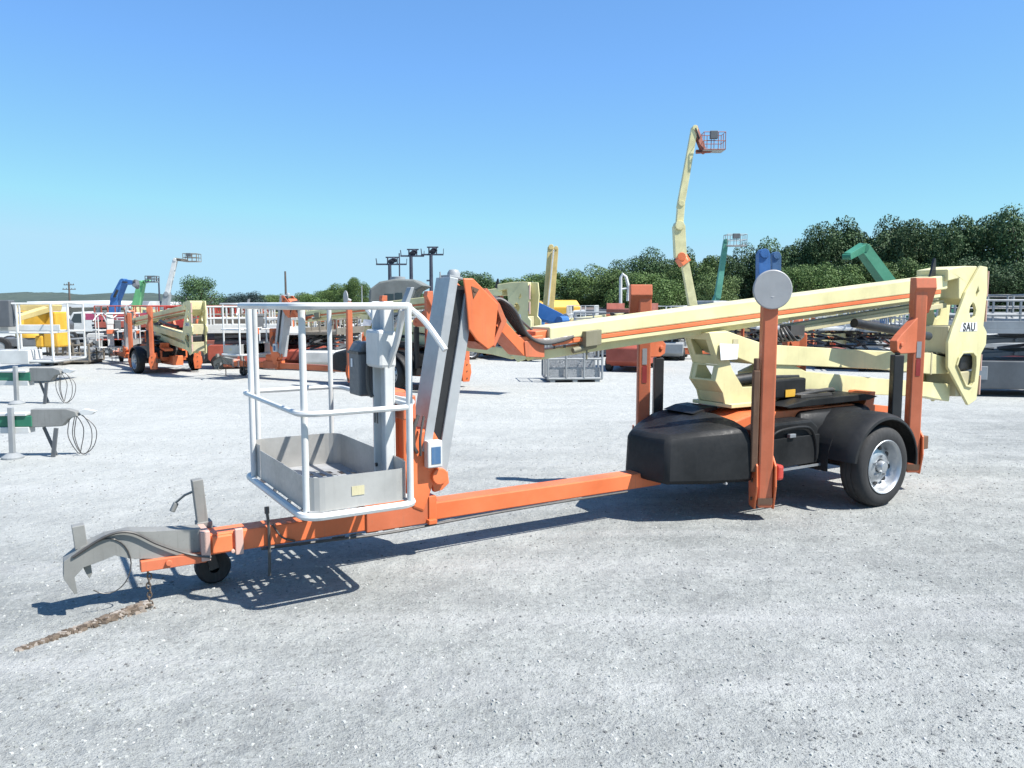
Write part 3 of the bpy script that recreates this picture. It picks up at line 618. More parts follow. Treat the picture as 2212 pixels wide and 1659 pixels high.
# two more of the same make further back
o = copy_tree(lift); o.location = (-1.95, 15.65, 0); o.rotation_euler = (0, 0, R(150))
tag(o, 'orange and cream towable boom lift parked farther back, seen through the white foreground basket', 'boom lift')
o = copy_tree(lift); c = gnd(330, 808); o.location = (c.x + .0, c.y + .75, 0); o.rotation_euler = (0, 0, R(131)); o.scale = (.86, .86, .84)
tag(o, 'smaller weathered orange towable boom lift standing alone on the open gravel at left', 'boom lift')

MORE = [ # px, depth, yaw, scale, label
 (520, 24.0, 175, .78, 'distant cream and orange towable boom lift between the lone orange lift and the white basket'),
 (640, 27.0, 150, .78, 'distant towable boom lift seen through the left half of the white basket'),
 (1000, 24.0, 200, .78, 'distant towable boom lift half hidden behind the grey jib arm'),
 (1560, 26.0, 168, .76, 'distant towable boom lift seen under the boom just left of the round foot pad'),
 (1830, 27.5, 190, .76, 'distant towable boom lift seen under the boom beside the rear outrigger'),
 (905, 30.0, 172, .78, 'distant towable boom lift between the grey hood and the grey jib arm'),
 (1262, 25.5, 196, .74, 'distant towable boom lift above the grey work cage'),
 (1700, 23.5, 178, .74, 'distant towable boom lift seen under the boom straight below the foot pad'),
 (700, 23.5, 165, .74, 'distant towable boom lift just left of the dark basket control box'),
 (415, 31.0, 20, .78, 'distant towable boom lift pointing right, below the round tree'),
]
for px, D, yw, k, lab in MORE:
    o = copy_tree(lift); o.location = xat(px, D); o.rotation_euler = (0, 0, R(yw)); o.scale = (k, k, k*.95)
    tag(o, lab, 'boom lift', 'towable boom lifts parked in the far rows')

# ================================================================== OTHER MACHINES
def lp(p, q, t): return V(p).lerp(V(q), t)
def rail_box(mb, c, hx, hy, z0, z1, r, nx=2, ny=1, mid=True):
    zs = [z1, (z0 + z1)/2] if mid else [z1]
    for z in zs + [z0]: mb.tube([c + V((sx*hx, sy*hy, z)) for sx, sy in ((-1, -1), (1, -1), (1, 1), (-1, 1))], r, 5, True)
    for sx in range(nx + 1):
        for sy in (-1, 1): mb.tube([c + V((-hx + 2*hx*sx/nx, sy*hy, z0)), c + V((-hx + 2*hx*sx/nx, sy*hy, z1))], r, 5)
    for sy in range(1, ny):
        for sx in (-1, 1): mb.tube([c + V((sx*hx, -hy + 2*hy*sy/ny, z0)), c + V((sx*hx, -hy + 2*hy*sy/ny, z1))], r, 5)
def wheel_at(c, r, w, ax, root, off):
    b = MB(off); b.lathe(c, ax, [(r*.5, -w/2), (r*.9, -w/2), (r, -w*.3), (r, w*.3), (r*.9, w/2), (r*.5, w/2)], 24); o = b.build('wheel', 'rubber', root, smooth=True)
    b = MB(off); b.lathe(c, ax, [(0, -w*.42), (r*.52, -w*.42), (r*.52, w*.42), (0, w*.42)], 18); b.build('rim', 'grey_paint', o, smooth=True)
def boom_lift(name, label, base, yaw, body, segs, basket=None, cw='grey_paint', size=1.0, group=None, cat='boom lift'):
    """segs: list of (p, q, w0, w1, material); basket: (centre of floor, half x, half y, height, material)"""
    base = V((base.x, base.y, 0)); root = thing(name, label, cat, base, 0, group); off = base
    d = V((math.cos(yaw), math.sin(yaw), 0)); t = V((-d.y, d.x, 0)); s = size
    b = MB(off); b.beam(base + d*-1.25*s + V((0, 0, .62*s)), base + d*1.25*s + V((0, 0, .62*s)), 1.5*s, .42*s); b.beam(base + d*-1.5*s + V((0, 0, .6*s)), base + d*-1.2*s + V((0, 0, .6*s)), 1.9*s, .3*s); b.beam(base + d*1.2*s + V((0, 0, .6*s)), base + d*1.5*s + V((0, 0, .6*s)), 1.9*s, .3*s)
    b.build('chassis', 'grey_dark', root, .03)
    for i in (-1, 1):
        for j in (-1, 1): wheel_at(base + d*1.25*s*i + t*1.0*s*j + V((0, 0, .45*s)), .45*s, .32*s, tuple(t), root, off)
    b = MB(off); b.lathe(base + V((0, 0, .83*s)), (0, 0, 1), [(0, .25*s), (.75*s, .25*s), (.8*s, .18*s), (.8*s, 0), (0, 0)], 24); b.build('turntable', body, root, smooth=True)
    b = MB(off); p = base - d*1.0*s
    b.loft([[tuple(p + d*x*s + t*y*s + V((0, 0, z*s))) for x, y, z in ring] for ring in ([(-.6, -.9, 1.05), (.5, -.9, 1.05), (.5, .9, 1.05), (-.6, .9, 1.05)], [(-.65, -.92, 1.5), (.5, -.92, 1.5), (.5, .92, 1.5), (-.65, .92, 1.5)], [(-.4, -.8, 1.78), (.4, -.8, 1.78), (.4, .8, 1.78), (-.4, .8, 1.78)])])
    b.build('counterweight', cw, root, .05)
    for i, (p, q, w0, w1, m) in enumerate(segs):
        b = MB(off); b.beam(p, q, w0, w0, w1, w1, up=(.3, .2, 1) if abs((V(q)-V(p)).normalized().z) < .95 else (1, 0, 0))
        e = (V(q) - V(p)).normalized(); c2 = ortho(e)[0]
        b.tube([V(q) - c2*w1*.62, V(q) + c2*w1*.62], w1*.42, 10)
        b.build('boom_section', m, root, .012)
        if i and w0 > .15:
            bb = MB(off); ofs = ortho(e)[0]*w0*.65; bb.tube([lp(p, q, .08) + ofs, lp(p, q, .5) + ofs], w0*.16, 8); bb.build('boom_cylinder', 'black_steel', root, smooth=True)
    if basket:
        c, hx, hy, h, m = basket; r = max(.020, min(hx*.03, .022))
        b = MB(off); rail_box(b, V(c), hx, hy, 0, h, r, 3, 2); bo = b.build('basket', m, root)
        b = MB(off); b.box(c.x - hx, c.x + hx, c.y - hy, c.y + hy, c.z - .03, c.z + .03); b.build('basket_floor', 'deck', bo)
        b = MB(off); b.box(c.x - hx*.45, c.x + hx*.25, c.y - hy - .08, c.y - hy + .12, c.z + h*.6, c.z + h*1.06); b.build('control_console', 'grey_dark', bo, .02)
    return root
# tall cream lift with the red basket high in the sky
D = 40; base = xat(1500, D + 1)
boom_lift('boom_lift', 'tall cream boom lift raised high against the sky with a dark red basket', base, R(200), 'cream',
    [(at(1502, 690, D), at(1478, 562, D), .42, .36, 'cream'), (at(1480, 570, D), at(1470, 555, D), .5, .5, 'orange'),
     (at(1469, 556, D), at(1466, 488, D), .55, .55, 'cream'), (at(1467, 490, D), at(1471, 440, D), .34, .34, 'cream'), (at(1469, 450, D), at(1500, 277, D), .34, .30, 'cream'),
     (at(1499, 274, D), at(1520, 328, D), .26, .24, 'red_old'), (at(1503, 328, D), at(1535, 326, D), .16, .16, 'red_old')],
    (at(1539, 326, D), .52, .42, .82, 'red_old'))
D = 46
boom_lift('boom_lift', 'slim green boom lift with a small grey basket, right of the tall cream boom', xat(1530, D), R(160), 'teal',
    [(at(1530, 690, D), at(1549, 640, D), .34, .3, 'teal'), (at(1549, 645, D), at(1568, 520, D), .34, .26, 'teal')],
    (at(1588, 531, D - .1), .55, .4, .62, 'grey_paint'))
D = 30
boom_lift('boom_lift', 'blue boom lift with thick upright boom sections standing behind the round grey foot pad', xat(1665, D + 2), R(90), 'blue_dull',
    [(at(1648, 700, D), at(1648, 548, D), .44, .42, 'blue'), (at(1672, 690, D + .5), at(1675, 552, D + .5), .36, .34, 'blue_dull')], None, 'blue_dull')
D = 34
boom_lift('boom_lift', 'dark green boom lift with its boom bent over before the dark trees', xat(1960, D + 1), R(180), 'green_deep',
    [(at(1975, 690, D), at(1862, 536, D), .52, .46, 'green_deep'), (at(1864, 534, D), at(1830, 554, D - 1.5), .34, .28, 'green_deep')], None, 'green_deep')
D = 33
boom_lift('boom_lift', 'yellow boom lift with its lattice boom leaning to the right above the blue machine', xat(1190, D + 2), R(100), 'yellow_pale',
    [(at(1178, 690, D), at(1190, 534, D), .28, .26, 'yellow_pale'), (at(1190, 680, D + .4), at(1201, 536, D + .4), .22, .2, 'yellow_pale'), (at(1184, 660, D - .2), at(1196, 540, D - .2), .06, .06, 'white_paint')], None, 'yellow')
D = 23
boom_lift('boom_lift', 'low blue boom lift folded down, its sloping blue boom just above the hose loop', xat(1185, D + 1), R(20), 'blue',
    [(at(1150, 668, D), at(1215, 692, D - .6), .50, .3, 'blue'), (at(1146, 672, D), at(1150, 720, D), .36, .42, 'blue')], None, 'blue', .8)
D = 35
boom_lift('boom_lift', 'blue boom lift with a bent knee boom, leftmost of the raised booms', xat(250, D + 1), R(70), 'blue',
    [(at(246, 690, D), at(251, 640, D), .34, .34, 'blue'), (at(251, 645, D), at(268, 608, D), .36, .30, 'blue'), (at(268, 609, D), at(293, 611, D - .5), .2, .16, 'blue'), (at(293, 606, D - .5), at(294, 618, D - .6), .18, .22, 'grey_dark')], None, 'grey_dark', .6)
D = 38
boom_lift('boom_lift', 'light green boom lift leaning right between the blue knee boom and the grey boom', xat(285, D + 1), R(60), 'green_light',
    [(at(291, 680, D), at(306, 612, D), .36, .30, 'green_light'), (at(304, 611, D), at(322, 607, D), .16, .13, 'green_light')],
    (at(329, 609, D), .22, .25, .27, 'grey_dark'), 'grey_dark', .6)
D = 48
boom_lift('boom_lift', 'thin grey boom lift with a small brown basket on a level jib', xat(350, D + 1), R(60), 'grey_paint',
    [(at(356, 670, D), at(362, 635, D), .4, .36, 'grey_paint'), (at(360, 640, D), at(379, 561, D), .26, .24, 'white_paint'), (at(379, 560, D), at(404, 563, D), .16, .14, 'cage_brown')],
    (at(415, 565, D), .40, .36, .45, 'cage_brown'), 'grey_paint')
# yellow lift at the left edge with its white basket close to the camera
D = 19.5
yl = boom_lift('boom_lift', 'yellow orange boom lift at the left edge with a white framed basket in front', V((at(70, 655, 26).x, 26, 0)), R(-160), 'yellow',
    [(at(92, 690, 21), at(20, 694, 19.5), .5, .42, 'yellow'), (at(128, 664, 21), at(-40, 662, 18.5), .16, .16, 'yellow_pale'), (at(100, 668, 19), at(-30, 707, 17.6), .14, .12, 'yellow_pale')],
    (at(45, 776, 17.0), 1.05, .62, 1.18, 'white_paint'), 'grey_dark', .66)
off = yl.location
b = MB(off); p = at(122, 708, 21)
b.loft([[tuple(p + V((x*sx, y, z))) for x, y in ((-.18, -.3), (.18, -.3), (.18, .3), (-.18, .3))] for sx, z in ((1.15, -.5), (1, .1), (.9, .42))]); b.box(p.x - .42, p.x - .22, p.y - .3, p.y + .3, p.z - .1, p.z + .48); b.box(p.x - .40, p.x - .20, p.y - .32, p.y + .28, p.z - .5, p.z - .2); b.build('engine_housing', 'yellow', yl, .04)
b = MB(off); c = at(20, 772, 16.6); b.box(c.x - .5, c.x + .55, c.y - .25, c.y + .25, c.z - .12, c.z + .16); b.box(c.x - .7, c.x + 1.1, c.y - .02, c.y, c.z + .55, c.z + .68); b.build('toe_board', 'white_paint', yl, .01)

def scissor_lift(label, p, yaw, chassis, platform, h=1.1, L=1.9, W=.85, rail=1.0, group=None, stack='grey_dark'):
    root = thing('scissor_lift', label, 'scissor lift', (p.x, p.y, 0), yaw, group)
    b = MB(); b.loft([[(x, y, z) for x, y in ((-L/2*k, -W/2), (L/2*k, -W/2), (L/2*k, W/2), (-L/2*k, W/2))] for k, z in ((.86, .14), (1, .26), (1, .58), (.94, .64))]); ch = b.build('chassis', chassis, root, .02)
    b = MB(); [b.box(x, x + .34, -W/2 - .008, W/2 + .008, .30, .54) for x in (-L*.3, L*.08)]; b.build('battery_door', 'grey_dark' if chassis != 'grey_dark' else 'grey_paint', ch, .01)
    for i in (-1, 1):
        for j in (-1, 1): wheel_at(V((i*L*.36, j*(W/2 - .03), .19)), .19, .14, (0, 1, 0), root, V())
    n = max(2, int(h/.22)); z0 = .64; z1 = .64 + h; dz = (z1 - z0)/n; b = MB()
    for k in range(n):
        for y in (-W*.36, W*.36):
            b.beam((-L*.42, y, z0 + dz*k + .04), (L*.42, y, z0 + dz*(k+1) - .04), .035, .07); b.beam((-L*.42, y + .05, z0 + dz*(k+1) - .04), (L*.42, y + .05, z0 + dz*k + .04), .035, .07)
        b.tube([(0, -W*.42, z0 + dz*(k+.5)), (0, W*.42, z0 + dz*(k+.5))], .03, 8); b.tube([(L*.42, -W*.42, z0 + dz*(k + 1) - .04), (L*.42, W*.42, z0 + dz*(k + 1) - .04)], .025, 8)
    b.build('scissor_stack', stack, root)
    b = MB(); b.box(-L/2, L/2, -W/2, W/2, z1, z1 + .08); b.box(-L/2, L/2, -W/2, -W/2 + .02, z1 + .08, z1 + .22); b.box(-L/2, L/2, W/2 - .02, W/2, z1 + .08, z1 + .22); pf = b.build('platform', platform, root, .006)
    if rail:
        b = MB(); rail_box(b, V((0, 0, z1 + .08)), L/2 - .02, W/2 - .02, 0, rail, .022, 4, 2); b.build('guard_rail', platform, pf)
        b = MB(); b.box(L/2 - .22, L/2 - .04, W/2 - .06, W/2 + .1, z1 + .08 + rail*.72, z1 + .08 + rail*1.02); b.build('control_box', 'grey_dark', pf, .01)
    return root
ROW = [  # px, depth, yaw, chassis, platform, stack height, length, width, rail, label
 (305, 26, 8, 'red', 'red', .45, 2.5, 1.2, .75, 'red scissor lift with low rails, directly behind the lone weathered orange lift'),
 (372, 27.5, 5, 'red_old', 'red', .42, 2.6, 1.2, .80, 'long faded red scissor lift in the row left of the pale round tree'),
 (452, 25, -6, 'red', 'red_bright', .35, 2.4, 1.1, .45, 'bright red scissor lift with a short rail, right of the lone orange lift'),
 (508, 22.5, 4, 'red_old', 'cage_brown', .40, 2.2, 1.1, .45, 'rusty scissor lift with a brown platform, left of the white basket'),
 (258, 27.5, 10, 'white_paint', 'pink', .45, 1.9, 1.0, 0, 'white scissor lift with a magenta platform, left of the orange lift'),
 (410, 24, -4, 'grey_dark', 'red_bright', .40, 2.0, 1.0, .6, 'dark scissor lift with a bright red railing, close behind the lone orange lift tail'),
 (478, 28, 4, 'red', 'red', .5, 2.6, 1.2, .7, 'long red scissor lift furthest back, below the round tree'),
 (536, 20.5, 10, 'red', 'white_paint', .3, 1.9, .9, .6, 'small red scissor lift with white rails, just left of the basket posts'),
 (600, 23, 6, 'red', 'white_paint', .45, 2.3, 1.1, .9, 'scissor lift with red base and white rails seen through the foreground basket'),
 (690, 25, 70, 'grey_paint', 'white_paint', .4, 2.3, 1.1, .9, 'grey scissor lift with white rails, between two basket posts'),
 (770, 27, 85, 'blue_dull', 'white_paint', .5, 2.2, 1.1, .9, 'blue based scissor lift beyond the basket control box'),
 (578, 30, 80, 'grey_paint', 'red_old', .5, 2.0, 1.0, .8, 'scissor lift with rusty rails just inside the left basket posts, furthest back'),
 (640, 21.5, 86, 'red', 'white_paint', .5, 2.0, 1.0, .9, 'tall white railed scissor lift seen end on through the left half of the basket'),
 (722, 20.5, 80, 'white_paint', 'cage_brown', .5, 1.9, .9, .8, 'brown railed scissor lift on a white base, left of the basket control box'),
 (945, 22, 74, 'red_old', 'grey_paint', .6, 2.0, 1.0, .8, 'grey railed scissor lift on a rusty base, just left of the grey jib'),
 (1090, 26, 78, 'grey_dark', 'yellow_pale', .5, 2.0, 1.0, .8, 'pale yellow railed scissor lift on a dark base, just right of the jib'),
 (1325, 25, -8, 'grey_dark', 'grey_paint', .3, 2.4, 1.1, .35, 'low dark scissor lift under the left part of the long boom'),
 (1368, 20, 70, 'red', 'red_old', .8, 2.0, .9, 0, 'red scissor lift with bare stacked arms, left of the far orange outrigger'),
 (1445, 24, 75, 'grey_paint', 'white_paint', .35, 2.2, 1.0, .8, 'white railed scissor lift between the far outrigger and the cream turret'),
 (1660, 23, 82, 'grey_dark', 'white_paint', .6, 2.2, 1.0, .75, 'white railed scissor lift seen under the boom just right of the turret'),
 (1720, 25, 62, 'red', 'red_old', .5, 2.2, 1.0, .8, 'dark red scissor lift seen under the middle of the boom'),
 (1795, 21, 86, 'red_old', 'white_paint', .75, 2.3, 1.1, .75, 'white railed scissor lift on a rusty red base, left of the black cylinder'),
 (1490, 27, 84, 'red', 'cage_brown', .5, 2.0, 1.0, .8, 'brown railed scissor lift on a red base just left of the cream turret'),
 (1605, 28, 78, 'blue_dull', 'white_paint', .6, 2.0, 1.0, .8, 'white railed scissor lift on a blue base behind the cream upper arm'),
 (1760, 28, 80, 'grey_paint', 'red_old', .6, 2.0, 1.0, .8, 'rusty railed scissor lift on a grey base below the boom hoses'),
 (1900, 20, 76, 'white_paint', 'grey_paint', .6, 2.0, 1.0, .7, 'light grey scissor lift close behind the black outrigger cylinder'),
 (1260, 29, 80, 'red_old', 'white_paint', .5, 2.0, 1.0, .8, 'white railed scissor lift on a rusty base above the grey work cage'),
 (1870, 24, 70, 'grey_paint', 'blue_dull', .5, 2.4, 1.1, .8, 'blue scissor lift with grey base seen under the boom near the rear outrigger'),
 (1930, 26, 80, 'red_old', 'white_paint', .5, 2.2, 1.1, .7, 'pale scissor lift behind the rear orange outrigger'),
 (2175, 14.6, -12, 'grey_dark', 'grey_paint', .48, 2.7, 1.3, .5, 'large grey railed scissor lift on a dark base at the right edge'),
 (2290, 17, 8, 'red_bright', 'grey_paint', .6, 2.5, 1.2, .5, 'grey scissor lift mostly cut off by the right edge, behind the large grey one'),
 (2160, 21, 0, 'grey_paint', 'grey_dark', .5, 2.6, 1.2, .6, 'dark grey scissor lift just right of the cream tail, behind the large grey one'),
]
for (px, D, yw, cm, pm, h, L, W, rl, lab) in ROW:
    o = scissor_lift(lab, xat(px, D), R(yw), cm, pm, h, L, W, rl, 'scissor lifts parked in rows in the yard')
    if px < 2100: o.scale.z = min(1, 1.56/(.72 + h + max(rl, .05)))
# cabin body on the big white lift at right edge is a stack of white panels: a crate-like parked box van
def box_truck(label, p, yaw, L, W, H, body, name='box_truck'):
    root = thing(name, label, 'truck', (p.x, p.y, 0), yaw)
    b = MB(); b.box(-L/2, L/2 - 1.5, -W/2, W/2, .75, H); b.build('cargo_box', body, root, .03)
    b = MB(); b.prism([(L/2 - 1.45, .6), (L/2 - .02, .6), (L/2, 1.2), (L/2 - .35, 1.35), (L/2 - .75, 2.05), (L/2 - 1.45, 2.1)], -W/2 + .08, W/2 - .08); cb = b.build('cab', 'white_paint', root, .05)
    b = MB(); b.prism([(L/2 - 1.3, 1.35), (L/2 - .55, 1.35), (L/2 - .85, 1.95), (L/2 - 1.3, 1.97)], -W/2 + .072, W/2 - .072); b.build('window', 'glass_dark', cb)
    b = MB(); b.box(-L/2, L/2, -W/2 + .25, W/2 - .25, .5, .72); b.build('frame', 'grey_dark', root)
    for x in (-L*.28, L*.36):
        for j in (-1, 1): wheel_at(V((x, j*(W/2 - .14), .42)), .42, .24, (0, 1, 0), root, V())
    return root
box_truck('dark truck parked far back under the boom near the grey cage', xat(1300, 33), R(175), 5, 2, 2.1, 'grey_dark').scale = (.66, .66, .66)
box_truck('small white truck with dark windows in front of the white building', xat(212, 34), R(185), 4.2, 1.8, 1.75, 'white_paint').scale = (.62, .62, .62)

# grey machine with a big hood beyond the basket rail
D = 24; p = xat(868, D); root = thing('engine_hood_machine', 'big grey machine with a rounded canvas hood rising above the white basket rail', 'machine', p, 0)
b = MB(); q0, q1 = at(806, 655, D).x - p.x, at(928, 655, D).x - p.x; zt = at(868, 604, D).z
b.prism([(q0, 1.5), (q0 + .05, zt - .30), (q0 + .35, zt - .08), (q0 + .8, zt + .0), (q1 - .35, zt - .02), (q1 - .02, zt - .2), (q1 - .3, zt - .35), (q1 - .55, 1.5)], -.9, .9); b.build('hood', 'canvas', root, .06)
b = MB(); b.box(q0 + .1, q1 - .5, -.85, .85, .45, 1.49); b.build('body', 'grey_paint', root, .05)
b = MB(); b.box(q0 + .48, q0 + .75, -.906, -.9, 1.55, 1.92); b.box(q0 + .8, q0 + 1.0, -.912, -.9, 1.5, 1.95); b.build('door_panel', 'glass_dark', root)
b = MB(); b.lathe((q0 + .75, 0, zt - .02), (0, 0, 1), [(.22, 0), (.22, .10), (0, .12)], 16); b.build('air_filter', 'grey_paint', root, smooth=True)
for x in (q0 + .4, q1 - .8):
    for y in (-.8, .8): wheel_at(V((x, y, .4)), .4, .3, (0, 1, 0), root, V())

# pallet cages
def cage(label, p, yaw, L, W, H, m, fill=None, name='storage_cage'):
    root = thing(name, label, 'cage', (p.x, p.y, 0), yaw)
    b = MB(); rail_box(b, V((0, 0, .08)), L/2, W/2, 0, H - .08, .025, max(2, int(L/.35)), 2); b.build('frame', m, root)
    b = MB(); b.box(-L/2, L/2, -W/2, W/2, .05, .1); [b.box(x - .05, x + .05, -W/2, W/2, 0, .05) for x in (-L/2 + .1, 0, L/2 - .1)]; b.build('base', m, root)
    for y, hh in ((W/2 - .06, .62), (-W/2 + .05, .35)):
        b = MB(); b.box(-L/2 + .03, L/2 - .03, y, y + .01, .1, H*hh); b.build('panel', 'mesh_sheet' if fill is None else fill, root)
    return root
cage('brown steel cage standing in front of the yellow lift', xat(152, 22), R(4), 1.25, .9, .52, 'cage_brown')
cage('narrow grey cage with white sheets beside the brown cage', xat(182, 22.4), R(0), .5, .8, .66, 'grey_paint', 'white_paint')
cage('low brown cage furthest left, half behind the white basket frame', xat(122, 21.6), R(0), .65, .8, .50, 'cage_brown', 'white_paint')
cg = cage('grey work cage set on the gravel under the boom, with red rags inside', gnd(1235, 822), R(6), 1.15, .8, .90, 'grey_paint')
p = gnd(1272, 819); mb = stones(45, lambda: (p.x + random.uniform(-.19, .17), p.y + .25 + random.uniform(-.12, .12), .12 + random.random()*.13), .06, .14); tag(mb.build('rag_heap', 'red_bright'), 'heap of bright red rags lying in the grey work cage', 'rags')

# trailers whose tongues reach in from the left edge
def drawbar_trailer(label, p, yaw, s=1.0):
    root = thing('green_trailer', label, 'trailer', (p.x, p.y, 0), yaw); 
    b = MB(); b.box(-2.6*s, -.35*s, -.06*s, .06*s, .34*s, .46*s); b.build('tongue_beam', 'green_deep', root, .006)
    b = MB(); b.box(-2.6*s, -.38*s, -.07*s, .07*s, .27*s, .338*s); b.box(-2.6*s, -.4*s, -.075*s, .075*s, .462*s, .49*s); b.build('beam_plate', 'white_paint', root, .004)
    b = MB(); b.prism([(-.38*s, .33*s), (-.36*s, .53*s), (.02*s, .53*s), (.11*s, .50*s), (.13*s, .45*s), (.03*s, .42*s), (-.04*s, .34*s)], -.05*s, .05*s); cp = b.build('coupler', 'galv', root, .008)
    b = MB(); b.prism([(.13*s, .50*s), (.20*s, .53*s), (.32*s, .50*s), (.27*s, .46*s), (.16*s, .46*s)], -.03*s, .03*s); b.build('lit_coupler_head', 'white_paint', cp, .006)  # sunlight on the coupler head, put in as white colour
    b = MB(); b.beam((-.55*s, -.1*s, .02), (-.54*s, -.1*s, .56*s), .05*s, .05*s, up=(1, 0, 0)); b.lathe((-.55*s, -.1*s, .02), (0, 0, 1), [(0, .04), (.05*s, .04), (.11*s, 0), (.11*s, -.02)], 16); b.build('jack_stand', 'grey_paint', root, .004)
    b = MB(); b.beam((-.28*s, .05*s, .32*s), (-.16*s, .05*s, 0), .02*s, .03*s); b.beam((-.10*s, -.05*s, .32*s), (-.15*s, -.05*s, 0), .025*s, .04*s); b.build('prop_leg', 'grey_dark', root)
    b = MB()
    for k, (rx, x0) in enumerate(((.10, .12), (.16, .10), (.07, .05))):
        b.tube(curve([(x0*s - .1, .02*k, .5*s), (x0*s, .05, .47*s), (x0*s + rx*s, .06 + .02*k, .30*s), (x0*s + rx*s*.9, .05, .1*s), (x0*s + .02, .03*k, .02), (x0*s - .06, .02, .22*s), (x0*s - .02, 0, .45*s)], 6), .005*s, 5)
    b.build('trailing_cable', 'hose', root, smooth=True)
    return root
p = gnd(150, 985); drawbar_trailer('green trailer tongue with a grey coupler and looped cables, nearest at the left edge', p, R(4), .98)
p = gnd(122, 872); drawbar_trailer('green trailer tongue with a grey coupler further back, below the white basket at left', p, R(-6), 1.12)

# white hook post, rear light bar etc.
D = 30; p = xat(1350, D); root = thing('light_mast', 'white steel mast with an arched head, left of the far orange outrigger top', 'mast', p)
b = MB(p); b.tube([V((at(1341, 655, D).x, D, 0)), at(1341, 600, D), at(1345, 592, D), at(1352, 598, D), at(1358, 620, D), at(1356, 650, D)], .06, 8); b.tube([at(1341, 625, D), at(1358, 622, D)], .04, 6); b.build('mast_frame', 'white_paint', root, smooth=True)
b = MB(p); b.beam(V((p.x - .5, p.y, .15)), V((p.x + .5, p.y, .15)), .8, .3); b.build('mast_base', 'white_paint', root, .02)

# ================================================================== BUILDINGS
D = 62; p = xat(200, D); root = thing('warehouse', 'white flat roofed warehouse behind the yellow lift', 'building', p)
b = MB(p); X = lambda px, d=D: at(px, 655, d).x
b.box(X(150), X(272), D, D + 9, 0, 1.32); b.build('wall', 'wall_shade', root, .02)  # shaded stretch of the white wall, its shade put into the colour
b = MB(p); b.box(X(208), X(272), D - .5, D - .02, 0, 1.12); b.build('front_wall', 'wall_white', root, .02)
b = MB(p); b.loft([[V((X(95), D - 2.2, 1.42)), V((X(322), D - 2.2, 1.34)), V((X(326), D + 10, 1.34)), V((X(95), D + 10, 1.42))], [V((X(95), D - 2.2, 1.78)), V((X(322), D - 2.2, 1.60)), V((X(326), D + 10, 1.72)), V((X(95), D + 10, 1.9))]]); b.build('roof', 'roof_white', root, .02)
b = MB(p); b.box(X(163), X(183), D - .03, D - .01, .0, .85); b.build('door', 'glass_dark', root)
b = MB(p); b.box(X(258), X(264), D - .53, D - .505, .35, .9); b.build('window', 'glass_dark', root)
b = MB(p)
for px in (100, 240, 318): b.box(X(px) - .1, X(px) + .1, D - 2, D - 1.8, 0, 1.4)
b.build('roof_post', 'grey_paint', root)
D = 56; p = xat(1315, D); root = thing('shed', 'long low shed with a dark brown roof below the tree line', 'building', p)
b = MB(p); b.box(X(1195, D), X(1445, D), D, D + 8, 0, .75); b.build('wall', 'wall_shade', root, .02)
b = MB(p); b.loft([[V((X(1185, D), D - .8, .72)), V((X(1455, D), D - .8, .72)), V((X(1455, D), D + 4, 1.25)), V((X(1185, D), D + 4, 1.25))], [V((X(1185, D), D - .8, .85)), V((X(1455, D), D - .8, .85)), V((X(1455, D), D + 4, 1.42)), V((X(1185, D), D + 4, 1.42))]]); b.build('roof', 'roof_dark', root, .02)
D = 66; p = xat(940, D); b = MB(p)
root = thing('board_fence', 'pale board fence between the grey hood and the grey jib', 'fence', p)
for k in range(16): b.box(X(885, D) + k*.32, X(885, D) + k*.32 + .28, D, D + .04, 0, 1.75 + .05*math.sin(k*2))
b.build('boards', 'wall_white', root)
b = MB(p); [b.box(X(885, D) + k*1.3, X(885, D) + k*1.3 + .12, D + .05, D + .17, 0, 1.9) for k in range(5)]; b.build('fence_post', 'pole_wood', root)

# ================================================================== POLES
def pole(name, label, cat, px, ytop, D, r, m, arms=()):
    p = xat(px, D); root = thing(name, label, cat, p); z = at(px, ytop, D).z
    MB().tube([(0, 0, 0), (0, 0, z)], r, 10, r2=r*.7).build('pole', m, root, smooth=True)
    if arms:
        b = MB()
        for hz, hw in arms: b.beam((-hw, 0, z - hz), (hw, 0, z - hz), .1, .1); [b.tube([(x, 0, z - hz), (x, 0, z - hz + .18)], .04, 6) for x in (-hw*.9, -hw*.4, hw*.4, hw*.9)]
        b.build('cross_arm', m, root)
pole('utility_pole', 'wooden utility pole standing on the far hill at left', 'pole', 151, 609, 110, .16, 'pole_wood', [(.4, .7), (1.0, .9)])
pole('utility_pole', 'leaning bare wooden pole above the left end of the white basket rail', 'pole', 618, 586, 95, .15, 'pole_wood')
pole('utility_pole', 'thin dark pole between the light green boom and the grey boom', 'pole', 345, 600, 90, .11, 'pole_dark')
pole('utility_pole', 'slim pale pole in front of the low trees left of the grey hood', 'pole', 782, 617, 80, .07, 'grey_paint')
